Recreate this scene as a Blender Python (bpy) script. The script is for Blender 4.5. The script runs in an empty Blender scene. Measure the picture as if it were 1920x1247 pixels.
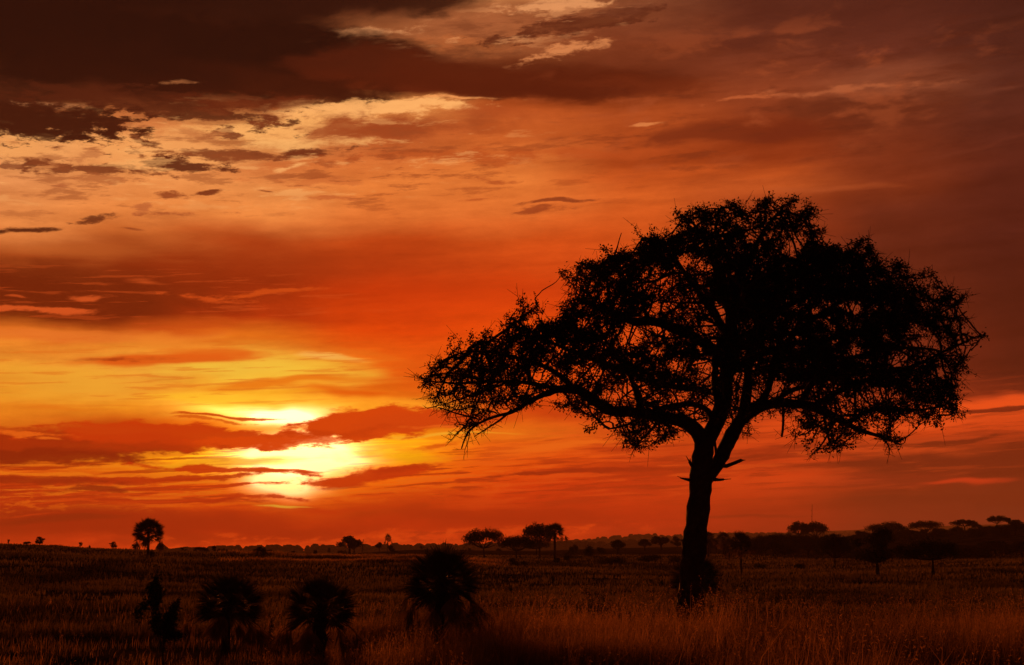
import bpy, math, random
import numpy as np
from mathutils import kdtree, Vector
R = math.radians
C = bpy.data.collections.new("savanna"); bpy.context.scene.collection.children.link(C)
rng = np.random.default_rng(7)

# ------------------------------------------------------------------ camera
F = 2666.67                                   # focal length in units of the photograph's pixels
PITCH = math.atan(416.5 / F)
EYE = 3.0
cd = bpy.data.cameras.new("camera"); cam = bpy.data.objects.new("camera", cd)
bpy.context.scene.collection.objects.link(cam)
cd.sensor_width = 36; cd.lens = 50; cd.clip_start = 0.1; cd.clip_end = 60000
cam.location = (0, 0, EYE); cam.rotation_euler = (R(90) + PITCH, 0, 0)
bpy.context.scene.camera = cam
vs = bpy.context.scene.view_settings
vs.view_transform = 'Standard'; vs.look = 'None'; vs.gamma = 1; vs.exposure = 0; vs.use_curve_mapping = False

bpy.context.scene.cycles.sample_clamp_indirect = 3
def s2l(c):
    return tuple(((v/255)/12.92 if v/255 <= .04045 else ((v/255+.055)/1.055)**2.4) for v in c)
def direc(px, py):
    r, u = px-960, 623.5-py
    return np.array((r, F*math.cos(PITCH)-u*math.sin(PITCH), F*math.sin(PITCH)+u*math.cos(PITCH)))
def az_el(px, py):                            # compass / height angles scaled to picture-like units
    d = direc(px, py); d = d/np.linalg.norm(d)
    return 960+math.atan2(d[0], d[1])*F, 1040-math.asin(d[2])*F
def tan_el(py):
    return math.tan(PITCH+math.atan((623.5-py)/F))
FH = F/math.cos(PITCH)

# ------------------------------------------------------------------ world
W = bpy.data.worlds.new("World"); bpy.context.scene.world = W; W.use_nodes = True
W.cycles.sampling_method = 'MANUAL'; W.cycles.sample_map_resolution = 512
nt = W.node_tree; nt.nodes.clear(); L = nt.links
def N(t, **k):
    n = nt.nodes.new(t)
    for a, b in k.items(): setattr(n, a, b)
    return n
def sock(s, v):
    if isinstance(v, (int, float)): s.default_value = v
    elif isinstance(v, tuple): s.default_value = v if len(v) == len(s.default_value) else v+(1,)
    else: L.new(v, s)
def M(op, a, b=0.0, c=0.0):
    n = N('ShaderNodeMath', operation=op)
    sock(n.inputs[0], a); sock(n.inputs[1], b); sock(n.inputs[2], c); return n.outputs[0]
def mixc(f, a, b, mode='MIX'):
    n = N('ShaderNodeMix', data_type='RGBA', blend_type=mode)
    sock(n.inputs[0], f); sock(n.inputs[6], a); sock(n.inputs[7], b); return n.outputs[2]
def smooth(v, a, b, lo=0.0, hi=1.0):
    n = N('ShaderNodeMapRange', interpolation_type='SMOOTHSTEP')
    sock(n.inputs[0], v); sock(n.inputs[1], a); sock(n.inputs[2], b); sock(n.inputs[3], lo); sock(n.inputs[4], hi); return n.outputs[0]
tc = N('ShaderNodeTexCoord'); sp = N('ShaderNodeSeparateXYZ'); L.new(tc.outputs['Generated'], sp.inputs[0])
U = M('MULTIPLY_ADD', M('ARCTAN2', sp.outputs[0], sp.outputs[1]), F, 960.0)
V = M('MULTIPLY_ADD', M('ARCSINE', sp.outputs[2]), -F, 1040.0)
def comb(a, b, c=0.0):
    n = N('ShaderNodeCombineXYZ'); sock(n.inputs[0], a); sock(n.inputs[1], b); sock(n.inputs[2], c); return n.outputs[0]
def noise(sx, sy, detail, rough=.55, seed=0.0, dist=0.0, src=None):
    u, v = src or (U, V)
    t = N('ShaderNodeTexNoise', noise_dimensions='2D')
    L.new(comb(M('MULTIPLY_ADD', u, 1/sx, seed), M('MULTIPLY_ADD', M('MULTIPLY_ADD', u, .05, v), 1/sy, seed*1.7)), t.inputs['Vector'])
    t.inputs['Scale'].default_value = 1; t.inputs['Detail'].default_value = detail
    t.inputs['Roughness'].default_value = rough; t.inputs['Distortion'].default_value = dist
    return t.outputs['Fac']
# warped coordinates: clouds are torn by wind in long sloping streaks
w1 = noise(260, 90, 3, seed=3.1); w2 = noise(300, 110, 3, seed=9.7)
UW = M('ADD', U, M('MULTIPLY_ADD', w1, 110.0, -55.0)); VW = M('ADD', V, M('MULTIPLY_ADD', w2, 44.0, -22.0))
nf = M('SUBTRACT', noise(60, 18, 8, .7, 1.3, .12), .5)      # torn, fine
ns = M('SUBTRACT', noise(330, 30, 5, .55, 5.2), .5)         # long soft streaks
nm = M('SUBTRACT', noise(170, 60, 6, .6, 8.8, .2), .5)
nx = M('SUBTRACT', noise(150, 9, 6, .62, 12.4, .15), .5)    # thin torn fibres
nc = M('SUBTRACT', noise(150, 24, 8, .66, 21.7, .08), .5)     # small ragged puffs

COLS = [
 (0, [(-900,(22,10,9)),(0,(40,18,12)),(100,(44,20,14)),(170,(75,38,24)),(200,(90,42,26)),(262,(232,170,112)),(330,(225,152,98)),(400,(232,150,88)),(440,(225,140,80)),(480,(165,80,36)),(520,(115,45,18)),(590,(112,42,14)),(622,(232,135,55)),(680,(238,170,70)),(740,(236,165,52)),(795,(235,140,40)),(815,(190,60,12)),(850,(150,38,6)),(872,(235,120,30)),(900,(205,70,12)),(950,(200,62,12)),(975,(150,42,12)),(1005,(175,50,14)),(1030,(205,68,26))]),
 (240, [(-900,(24,11,10)),(0,(45,20,14)),(140,(60,27,18)),(190,(100,46,26)),(225,(210,130,78)),(290,(235,165,105)),(350,(228,150,90)),(400,(230,145,82)),(440,(200,112,56)),(470,(150,62,25)),(520,(125,46,16)),(590,(130,48,16)),(620,(200,105,40)),(640,(238,160,65)),(690,(238,178,78)),(770,(238,165,50)),(800,(190,62,10)),(835,(170,50,6)),(858,(238,150,30)),(900,(205,72,12)),(945,(210,75,12)),(970,(165,45,10)),(1005,(170,42,10)),(1030,(215,72,28))]),
 (480, [(-900,(28,13,11)),(0,(52,25,18)),(60,(75,38,24)),(140,(78,32,18)),(200,(150,75,40)),(235,(240,180,115)),(300,(200,115,65)),(350,(230,152,90)),(410,(232,145,80)),(450,(178,78,32)),(520,(150,52,17)),(600,(175,60,18)),(640,(225,130,40)),(680,(240,195,85)),(740,(245,195,60)),(770,(255,225,110)),(800,(222,82,12)),(830,(235,140,25)),(860,(255,215,60)),(900,(225,85,10)),(945,(235,95,12)),(965,(195,50,6)),(1000,(188,40,6)),(1015,(215,72,22)),(1034,(215,70,24))]),
 (720, [(-900,(32,16,13)),(0,(85,44,30)),(30,(120,70,44)),(80,(170,105,66)),(110,(80,34,20)),(170,(95,38,20)),(200,(235,160,95)),(240,(170,85,45)),(290,(205,115,62)),(350,(230,138,72)),(410,(225,125,62)),(450,(190,78,28)),(540,(195,65,16)),(620,(222,82,14)),(680,(230,115,30)),(740,(228,120,28)),(765,(250,180,60)),(790,(215,80,15)),(825,(250,185,30)),(870,(232,105,10)),(920,(225,75,8)),(960,(190,48,6)),(990,(195,46,8)),(1005,(225,82,28)),(1030,(215,76,28))]),
 (960, [(-900,(34,18,15)),(0,(190,125,82)),(50,(140,80,52)),(90,(150,85,52)),(125,(88,36,20)),(170,(110,46,24)),(205,(190,95,45)),(260,(205,110,55)),(330,(222,130,66)),(400,(222,122,60)),(450,(205,88,32)),(540,(208,75,20)),(640,(226,86,15)),(720,(226,88,16)),(770,(212,80,20)),(815,(238,135,36)),(850,(232,98,18)),(920,(220,68,12)),(965,(188,50,12)),(985,(190,52,16)),(1002,(215,74,30)),(1030,(200,68,30))]),
 (1200, [(-900,(34,18,15)),(0,(135,80,56)),(80,(128,66,42)),(150,(98,42,24)),(210,(175,85,42)),(300,(172,78,34)),(380,(212,105,46)),(450,(205,88,32)),(540,(202,72,22)),(640,(210,84,26)),(780,(205,80,28)),(830,(220,92,32)),(880,(190,62,22)),(930,(215,70,24)),(980,(192,55,24)),(1005,(190,60,30)),(1030,(175,58,34))]),
 (1440, [(-900,(30,17,15)),(0,(95,50,38)),(100,(118,60,42)),(180,(145,72,44)),(240,(128,54,28)),(300,(150,65,30)),(350,(195,96,46)),(385,(160,70,34)),(500,(148,60,30)),(640,(165,70,38)),(740,(160,62,32)),(810,(200,76,32)),(860,(160,54,26)),(900,(215,80,34)),(950,(170,54,28)),(1010,(165,56,38))]),
 (1680, [(-900,(27,15,14)),(0,(92,48,38)),(100,(108,55,42)),(165,(140,78,54)),(210,(106,50,32)),(280,(130,60,36)),(350,(126,56,32)),(400,(105,46,30)),(500,(98,42,28)),(600,(108,45,30)),(700,(124,50,34)),(760,(165,64,34)),(800,(230,92,40)),(822,(160,60,30)),(842,(215,88,40)),(862,(125,46,26)),(900,(150,54,34)),(925,(115,44,30)),(970,(130,50,36)),(1020,(140,60,46))]),
 (1920, [(-900,(24,14,13)),(0,(72,38,32)),(160,(92,48,38)),(300,(92,42,32)),(400,(85,37,29)),(560,(76,32,26)),(700,(84,35,28)),(735,(110,44,30)),(752,(215,88,46)),(790,(222,88,38)),(815,(190,72,34)),(832,(112,42,25)),(880,(112,42,28)),(940,(106,42,31)),(1000,(118,52,42))]),
]
t_in = M('MULTIPLY_ADD', M('ADD', VW, M('MULTIPLY', ns, 16.0)), 1/2100, 1000/2100)
col = None
for px, stops in COLS:
    rp = N('ShaderNodeValToRGB'); cr = rp.color_ramp; cr.interpolation = 'LINEAR'
    while len(cr.elements) < len(stops): cr.elements.new(.5)
    for e, (py, c) in zip(cr.elements, stops):
        v = py if py < 0 else az_el(px, py)[1]
        e.position = (v+1000)/2100
    for e, (py, c) in zip(cr.elements, stops): e.color = s2l(c)+(1,)
    L.new(t_in, rp.inputs[0])
    if col is None: col = rp.outputs[0]
    else: col = mixc(smooth(UW, az_el(px-240, 700)[0], az_el(px, 700)[0]), col, rp.outputs[0])
# fine streaks over everything
col = mixc(1.0, col, comb(*[M('MULTIPLY_ADD', M('ADD', ns, M('MULTIPLY', nf, .7)), k, 1.0) for k in (.45, .6, .7)]), 'MULTIPLY')

cnt = 0; TILT = {}; BT = {}; SRC = {}
def step():
    """every few clouds, hang a negligible term on the shared inputs: the node compiler then works through the sky in small batches"""
    global cnt
    cnt += 1
    if cnt % 6 == 1:
        BT.clear(); e = M('MULTIPLY', col, 1e-6)
        SRC.clear(); SRC.update({'_e': e})
def src(k):
    if k not in SRC: SRC[k] = M('ADD', {'f': nf, 's': ns, 'm': nm, 'x': nx, 'c': nc}[k], SRC['_e'])
    return SRC[k]
def tilted(rot):                              # shared coordinates sheared to the slope of a streak
    t = min((-30, -14, -9, -6, -4, -2, 0, 3, 6, 15), key=lambda q: abs(q-rot))
    if t not in TILT:
        TILT[t] = comb(UW, M('MULTIPLY_ADD', UW, -math.tan(R(t)), VW))
    return TILT[t], math.tan(R(t))
for _t in (-9, -6, -4, -2, 0, 3): tilted(_t)
def ellipse(px, py, rx, ry, rot=0):
    u, v = az_el(px, py); P, k = tilted(rot)
    if P not in BT:
        b = N('ShaderNodeVectorMath', operation='MULTIPLY_ADD'); L.new(col, b.inputs[0]); b.inputs[1].default_value = (1e-6,)*3; L.new(P, b.inputs[2]); BT[P] = b.outputs[0]
    P = BT[P]
    q = N('ShaderNodeVectorMath', operation='MULTIPLY_ADD'); L.new(P, q.inputs[0])
    q.inputs[1].default_value = (1/rx, 1/ry, 0)
    q.inputs[2].default_value = (-u/rx, -(v-k*u)/ry, 0)
    ln = N('ShaderNodeVectorMath', operation='LENGTH'); L.new(q.outputs[0], ln.inputs[0])
    return ln.outputs['Value']
def cloud(px, py, rx, ry, rot, c, a=1.0, soft=.6, k=1.0, n='f'):
    global col
    step()
    d = ellipse(px, py, rx*1.15, ry*1.15, rot)
    m = smooth(M('MULTIPLY_ADD', src(n), -k*NK, d), 1.0, 1.0-soft, 0.0, a)
    col = mixc(m, col, s2l(c))
NK = 2.8
for args in [
 # upper dark deck and its torn lower edge
 (820,62,300,55,-3,(176,108,70),.75,.9,.8,'m'), (640,62,150,12,-4,(214,152,108),.9,.8,1,'f'), (1035,12,110,17,-3,(222,158,112),.9,.7,1.2,'f'),
 (1065,96,90,9,-10,(214,142,95),.9,.7,1,'f'), (870,88,150,16,0,(190,112,66),.6,.8,1,'f'),
 (200,45,660,135,2,(31,16,14),1,.5,.4,'m'), (640,-8,380,44,-4,(40,21,17),.9,.6,.5,'m'), (440,150,440,46,3,(62,26,16),.9,.6,.6,'m'),
 (680,120,170,34,0,(82,34,20),.9,.6,.7,'m'), (980,150,300,36,2,(92,37,20),.85,.6,.5,'m'), (1180,165,190,22,3,(112,48,26),.8,.8,.6,'m'),
 (1080,55,150,20,-10,(98,48,31),.9,.6,1.2,'f'), (1150,25,90,14,-6,(104,55,38),.7,.8,1,'f'), (1380,80,70,16,0,(98,48,36),.6,.8,.8,'m'),
 (1600,30,420,60,0,(84,42,34),.55,1,.5,'m'),
 (15,186,140,9,0,(200,140,98),.55,.9,1,'s'), (345,164,45,5,-3,(214,140,92),.9,.8,1,'f'),
 # glowing gap
 (690,204,230,17,-3,(250,188,124),.95,.6,.8,'f'), (500,238,220,22,-6,(244,182,116),.95,.7,.8,'f'), (250,282,280,34,-2,(238,170,108),.9,.7,.7,'m'),
 (870,184,110,5,0,(240,165,105),.9,.8,.6,'f'), (560,262,170,12,-2,(245,190,125),.7,.8,.8,'f'),
 (60,225,190,42,1,(66,30,19),.95,.35,.9,'f'), (260,196,240,26,3,(84,39,24),.9,.4,.9,'f'), (480,196,160,16,-4,(104,46,26),.8,.6,.8,'f'),
 (205,238,30,10,0,(92,44,27),.9,.6,1.5,'f'), (415,250,38,11,3,(120,58,34),.9,.6,1.4,'f'), (502,218,26,9,0,(118,58,34),.95,.6,1.2,'f'), (465,228,16,8,0,(118,58,34),.9,.6,1.2,'f'),
 (248,262,26,8,20,(112,56,34),.9,.6,1.2,'f'), (285,274,20,7,5,(104,50,30),.9,.6,1.2,'f'), (360,252,50,10,0,(190,118,72),.7,.7,1.4,'f'),
 (60,305,29,9,0,(98,48,30),.95,.6,1.2,'f'), (8,300,22,12,0,(130,70,45),.8,.6,1.3,'f'), (150,300,30,12,-30,(190,120,76),.7,.7,1.4,'f'), (275,296,26,7,0,(130,68,40),.9,.6,1.3,'f'),
 (770,238,220,26,-2,(160,78,42),.85,.6,.8,'m'), (900,215,170,22,0,(172,84,44),.7,.8,.8,'m'), (1010,240,160,20,0,(190,96,46),.6,.8,.8,'m'),
 (480,284,190,11,-4,(128,64,37),.9,.6,1,'f'), (345,310,80,14,-3,(92,42,27),.95,.55,1,'f'), (190,322,150,9,-1,(122,62,37),.9,.6,1.1,'f'), (180,340,90,10,0,(172,100,60),.7,.8,1.2,'f'),
 (580,278,80,9,-3,(112,54,32),.8,.7,1.1,'f'), (640,300,60,10,0,(160,82,46),.7,.8,1.2,'f'), (880,295,220,16,0,(182,88,42),.75,.7,1,'f'), (600,335,130,8,0,(200,112,62),.6,.8,1.3,'f'),
 (1110,283,190,14,0,(186,86,40),.6,.8,.9,'m'), (560,306,60,5,-8,(242,180,118),.8,.8,1,'f'),
 (392,364,32,6,-14,(122,58,33),.95,.6,1,'f'), (330,371,46,7,-4,(150,76,42),.9,.7,1.2,'f'), (505,354,22,3,0,(140,68,38),.9,.8,.8,'f'), (610,365,70,4,0,(196,106,58),.8,.8,1.2,'f'), (85,348,22,5,0,(180,105,66),.8,.8,1,'f'),
 (275,400,30,9,0,(186,106,64),.8,.8,1.4,'f'), (345,408,60,6,-4,(180,98,56),.8,.8,1.4,'f'), (35,426,70,7,-3,(78,35,20),.95,.6,.7,'f'), (180,418,48,8,-5,(104,50,29),.9,.6,1,'f'), (255,438,22,3,0,(150,74,40),.8,.7,.6,'f'),
 (1040,380,90,5,-1,(142,66,36),.9,.7,.7,'f'), (1005,396,62,8,-3,(160,76,40),.9,.7,.9,'f'), (925,338,42,5,0,(176,86,44),.8,.8,1,'f'), (885,372,36,3,-5,(190,96,48),.8,.8,1,'f'),
 # right, mauve
 (1570,168,170,6,1,(186,108,72),.7,.9,.8,'f'), (1390,186,70,4,-5,(190,104,64),.8,.8,1,'f'), (1195,222,36,4,0,(216,136,84),.9,.8,.8,'f'), (1620,200,190,24,2,(104,49,31),.8,.7,.7,'m'), (1360,246,160,22,0,(122,52,29),.8,.7,.7,'m'),
 (1480,240,80,16,-10,(116,48,28),.7,.8,.7,'m'), (1250,75,160,14,3,(104,52,36),.6,.9,.9,'m'), (1580,352,160,8,3,(178,90,50),.5,1,.6,'s'), (1290,325,220,18,0,(206,98,42),.6,1,.6,'s'), (1780,90,260,16,-3,(80,40,33),.4,1,.8,'m'),
 (1870,160,80,5,-3,(120,66,50),.5,1,.6,'s'), (1800,285,160,5,-9,(118,58,42),.35,1,.6,'s'),
 # great soft dark band
 (120,545,420,58,0,(112,40,14),.8,.9,.4,'m'), (560,500,420,55,-2,(160,56,18),.6,1,.4,'m'), (130,470,260,24,-2,(190,104,50),.6,1,.5,'s'), (850,560,350,60,0,(206,70,16),.5,1,.4,'m'),
 (268,523,75,7,-1,(196,88,40),.85,.7,.7,'s'), (60,580,110,8,-3,(214,100,50),.9,.7,.8,'f'), (150,552,42,7,-3,(206,96,48),.9,.7,.6,'f'), (25,556,24,3,0,(196,88,42),.8,.8,.6,'f'), (400,556,70,10,2,(202,86,34),.85,.6,.9,'f'), (500,550,110,6,-5,(206,88,30),.8,.8,.8,'f'),
 # yellow light under it
 (140,632,250,16,-2,(226,130,60),.8,.9,.6,'s'), (380,618,130,22,0,(205,92,30),.6,1,.6,'m'), (330,640,120,16,0,(236,150,62),.6,1,.8,'m'),
 (520,700,300,38,2,(242,212,86),.9,1,.5,'s'), (120,715,260,45,0,(238,186,74),.8,1,.5,'s'), (440,695,150,22,0,(240,212,92),.8,1,.5,'s'), (618,675,60,8,2,(244,196,112),.85,.9,.5,'s'),
 (600,650,190,9,6,(226,124,36),.6,1,.7,'s'), (280,670,200,13,-1,(222,104,32),.95,.7,.7,'s'), (215,668,100,5,-2,(150,52,15),.7,.9,.8,'f'), (400,662,120,12,3,(226,112,34),.7,.9,.7,'s'), (560,722,210,11,-4,(226,124,26),.85,.9,.6,'s'), (690,744,140,10,2,(216,92,16),.85,.9,.6,'s'), (860,700,160,60,0,(226,92,18),.6,1,.3,'m'),
 (110,770,130,10,0,(228,128,32),.5,1,.6,'s'), (450,752,180,14,0,(250,210,64),.8,1,.5,'s'),
 ]: cloud(*args)
def field(px, py, rx, ry, rot, n, lo, hi, c, a):
    """cloud texture spread over a whole region of sky, thinning out towards its rim"""
    global col
    step(); m = M('MULTIPLY', smooth(ellipse(px, py, rx, ry, rot), 1.0, .45), smooth(src(n), lo, hi, 0.0, a))
    col = mixc(m, col, s2l(c))
field(330, 310, 900, 130, -3, 'c', .03, .16, (150,80,46), .55)
field(380, 300, 800, 120, -3, 'c', -.05, -.17, (250,190,126), .45)
field(1000, 330, 600, 110, -3, 'c', .03, .2, (160,72,34), .45)
field(1500, 180, 620, 170, -3, 'c', .02, .2, (92,42,28), .45); field(1400, 180, 620, 170, -3, 'm', -.03, -.2, (176,92,56), .4)
field(1000, 60, 300, 70, -5, 'c', .0, .14, (120,66,42), .6); field(980, 50, 300, 60, -5, 'c', -.04, -.14, (226,160,112), .5)
cloud(50,228,190,34,1,(62,28,18),.9,.4,.7,'f'); cloud(880,160,330,24,2,(88,34,18),.8,.6,.5,'m')
field(300, 90, 700, 110, 2, 'm', .03, .2, (70,32,20), .3)
cloud(150,80,420,90,2,(28,15,14),.85,.8,.3,'m')
# sun seen through the veil: wide yellow bloom, then the white core
def glow(px, py, rx, ry, c, gain, p=1.0):
    global col
    step(); e = ellipse(px, py, rx, ry)
    g = M('EXPONENT', M('MULTIPLY', M('POWER', e, 2.0), -1.0))
    col = mixc(M('MULTIPLY', g, gain), col, c, 'ADD')
glow(560,850,300,100,(.30,.09,.0),1.0); glow(590,850,190,58,(.55,.52,.0),1.0); glow(430,850,190,26,(.3,.3,.0),1.0)
field(330, 880, 820, 85, -1, 'x', .02, .10, (250,160,40), .75); field(330, 890, 820, 90, -1, 'x', -.02, -.11, (176,46,5), .75)
field(300, 930, 760, 40, -1, 'f', .03, .12, (246,140,30), .6); field(1150, 880, 560, 90, -3, 'x', -.01, -.12, (170,54,20), .6); field(1150, 870, 560, 90, -3, 'x', .02, .12, (240,108,40), .5)
glow(565,850,100,34,(1.0,.9,.1),1.3); glow(565,850,78,28,(1.0,1.0,1.3),3.5); glow(540,908,70,26,(.8,.8,.1),1.2); glow(540,906,50,20,(1.0,1.0,1.2),3); glow(490,777,100,13,(1.0,.85,.1),1.1); glow(515,777,60,10,(1.0,1.0,1.2),3)
for args in [
 (270,845,200,9,-3,(240,160,34),.8,.8,.7,'s'), (400,862,170,10,-2,(246,190,44),.8,.8,.7,'s'), (730,850,110,24,0,(250,205,16),.8,.9,.5,'m'), (840,816,190,2.5,0,(252,196,66),.9,.8,.3,'s'),
 (120,826,250,22,1,(168,50,8),.95,.35,.5,'f'), (80,848,190,15,1,(140,34,5),.95,.5,.6,'f'), (330,818,230,22,1,(204,66,8),.95,.3,.45,'f'), (500,822,150,15,-3,(224,84,8),.9,.35,.5,'f'), (705,793,165,24,-1,(218,82,14),1,.25,.35,'f'), (860,792,150,18,-1,(210,78,20),.9,.6,.3,'m'),
 (800,792,150,20,-1,(214,80,18),.9,.4,.35,'f'), (250,835,220,10,1,(168,52,8),.6,.7,.7,'f'), (620,808,150,7,-1,(196,66,8),.6,.8,.7,'f'), (150,806,160,8,1,(206,78,16),.5,.8,.7,'f'),
 (60,812,70,5,2,(236,120,34),.9,.8,.8,'f'), (95,822,30,4,10,(240,130,40),.8,.8,.8,'f'), (420,781,110,3,-1,(206,84,8),.95,.6,.5,'f'), (380,788,60,3,0,(214,96,12),.8,.6,.9,'f'),
 (430,876,190,7,2,(206,64,6),.95,.5,.6,'f'), (540,880,80,4,0,(220,86,10),.95,.5,.4,'f'), (310,893,180,8,-1,(190,52,5),.9,.5,.7,'f'), (60,895,140,10,0,(156,40,6),.85,.6,.7,'f'), (180,918,90,7,-1,(146,36,6),.9,.6,.8,'f'),
 (700,893,120,17,-7,(206,62,5),.95,.5,.6,'f'), (640,903,60,9,-6,(214,76,4),.9,.5,.6,'f'), (760,878,70,8,-10,(190,54,8),.8,.6,.9,'f'), (820,833,60,5,-3,(212,76,14),.7,.8,.9,'f'),
 (430,911,140,4,-1,(206,64,5),.95,.6,.8,'f'), (330,941,190,5,0,(190,48,6),.9,.6,.8,'f'), (510,936,110,6,1,(206,60,6),.9,.6,.8,'f'), (120,945,170,4,-1,(228,92,18),.7,.8,1,'s'), (400,950,150,3,0,(245,130,20),.7,.8,1,'f'), (240,930,170,3,-1,(236,112,22),.6,.8,1,'f'), (545,952,60,2.2,0,(255,240,110),1,.7,.4,'f'),
 (300,985,620,30,0,(172,40,8),.75,.8,.3,'m'), (100,980,130,9,-1,(132,34,9),.6,.9,.6,'s'), (45,971,50,3,-2,(205,72,20),.8,.8,.6,'f'), (900,968,260,18,0,(180,46,10),.7,.9,.5,'m'), (640,955,150,7,0,(206,58,8),.7,.9,.7,'s'), (870,928,40,4,0,(190,56,10),.8,.8,.8,'f'), (730,930,110,4,0,(232,92,12),.6,.9,.9,'s'),
 (600,1012,330,8,-3,(228,84,26),.7,.8,.8,'f'), (870,1003,190,9,-3,(228,84,30),.75,.7,.9,'f'), (870,997,120,3,-2,(176,52,22),.7,.8,.8,'f'), (600,1015,40,5,0,(186,56,18),.6,.8,1,'f'), (1100,985,180,4,-2,(180,54,24),.6,.8,.8,'s'), (760,1016,300,6,0,(214,72,24),.5,.9,.8,'f'),
 # right-hand low streaks
 (860,806,120,3,0,(240,120,40),.7,.8,.8,'f'),
 (1000,845,240,14,-5,(236,118,34),.6,.9,.8,'s'), (1100,882,200,7,-2,(176,56,20),.85,.7,.6,'f'), (1020,888,110,5,-1,(170,54,16),.8,.7,.7,'f'), (1200,842,220,12,2,(190,62,22),.5,1,.8,'s'),
 (1560,800,230,22,-8,(224,88,34),.75,.9,.6,'s'), (1830,775,210,22,-4,(232,96,42),.85,.8,.5,'s'), (1600,822,280,12,-4,(226,88,34),.7,.8,.5,'s'),
 (1870,771,80,6,-1,(126,46,27),.95,.5,.4,'f'), (1760,827,130,5,-4,(122,46,25),.95,.5,.4,'f'), (1560,840,160,5,-2,(150,52,24),.7,.7,.6,'f'), (1760,862,300,22,-1,(112,42,27),.85,.8,.4,'m'), (1450,868,110,10,0,(152,50,24),.6,.9,.6,'s'),
 (1800,901,100,8,-2,(206,66,36),.9,.9,.5,'s'), (1690,912,110,5,-1,(160,56,34),.6,.9,.6,'s'), (1480,895,170,15,-5,(222,82,34),.6,1,.5,'s'), (1800,935,260,14,0,(110,40,29),.7,.9,.5,'m'), (1300,930,200,12,0,(208,68,26),.5,1,.5,'s'), (1420,962,120,4,0,(140,46,28),.6,.9,.6,'s'),
 ]: cloud(*args)
field(700, 1010, 700, 22, -2, 'f', .02, .11, (238,98,36), .7); field(700, 1012, 700, 20, -2, 'f', -.02, -.12, (176,48,16), .55)
field(1650, 820, 520, 130, -4, 'x', .02, .12, (206,84,40), .3); field(1650, 830, 520, 130, -4, 'x', -.02, -.12, (112,42,26), .35)
field(250, 560, 620, 90, -2, 'x', .06, .15, (206,92,42), .35); field(350, 700, 620, 90, -1, 'x', .03, .14, (222,116,36), .45)
for args in [(1850,764,190,13,-3,(238,98,44),.85,.8,.5,'s'), (1620,790,190,9,-6,(232,94,38),.7,.9,.6,'s'), (1875,771,85,5,-1,(124,46,27),.95,.5,.4,'f'), (1700,806,190,5,-3,(236,98,44),.7,.8,.5,'s'),
 (1040,838,170,8,-3,(242,128,38),.75,.8,.8,'x'), (960,862,150,5,-2,(240,112,26),.6,.8,.8,'x'), (1000,888,120,5,-1,(160,46,14),.8,.7,.7,'f'), (1150,880,150,5,-2,(164,50,20),.75,.8,.7,'f'), (1500,868,140,6,-3,(226,84,34),.6,.9,.5,'s'),
 (1800,902,95,6,-2,(212,70,38),.85,.9,.5,'s')]: cloud(*args)
# away from the photograph's view the cloud deck closes over, dusky brown
away = smooth(M('ABSOLUTE', M('SUBTRACT', U, 960.0)), 1100.0, 2600.0)
col = mixc(away, col, mixc(smooth(V, -600.0, 1000.0), s2l((30,18,18)), s2l((78,42,38))))
st = N('ShaderNodeTexSky', sky_type='NISHITA'); st.sun_disc = False
SUN_AZ, SUN_EL = math.atan((560-960)/FH), math.atan(tan_el(862))
st.sun_elevation = SUN_EL; st.sun_rotation = SUN_AZ % (2*math.pi)
col = mixc(1.0, col, (1.0, .93, .78), 'MULTIPLY')
col = mixc(M('MULTIPLY', smooth(V, 780.0, 960.0), smooth(U, 1900.0, 1100.0)), col, mixc(1.0, col, (1.06, .84, .62), 'MULTIPLY'))
col = mixc(smooth(V, 470.0, 600.0), col, mixc(1.0, col, (1.04, .95, .8), 'MULTIPLY'))
col = mixc(.0002, col, st.outputs[0], 'ADD')      # the clear sky above the clouds only just seeps through
gm = N('ShaderNodeGamma'); L.new(col, gm.inputs[0]); gm.inputs[1].default_value = 1.12
col = mixc(1.0, gm.outputs[0], (1.13, 1.13, 1.16), 'MULTIPLY')
bg = N('ShaderNodeBackground'); L.new(col, bg.inputs[0]); bg.inputs[1].default_value = 1.0
out = N('ShaderNodeOutputWorld'); L.new(bg.outputs[0], out.inputs[0])

# ------------------------------------------------------------------ sun (low, behind thin cloud)
sl = bpy.data.lights.new("sun", 'SUN'); sl.energy = 4.0; sl.angle = R(3); sl.color = (1, .17, .02)
so = bpy.data.objects.new("sun", sl); bpy.context.scene.collection.objects.link(so)
sd = Vector((math.sin(SUN_AZ)*math.cos(SUN_EL), math.cos(SUN_AZ)*math.cos(SUN_EL), math.sin(SUN_EL)))
so.rotation_euler = sd.to_track_quat('Z', 'Y').to_euler()
#==GEOMETRY==

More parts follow.
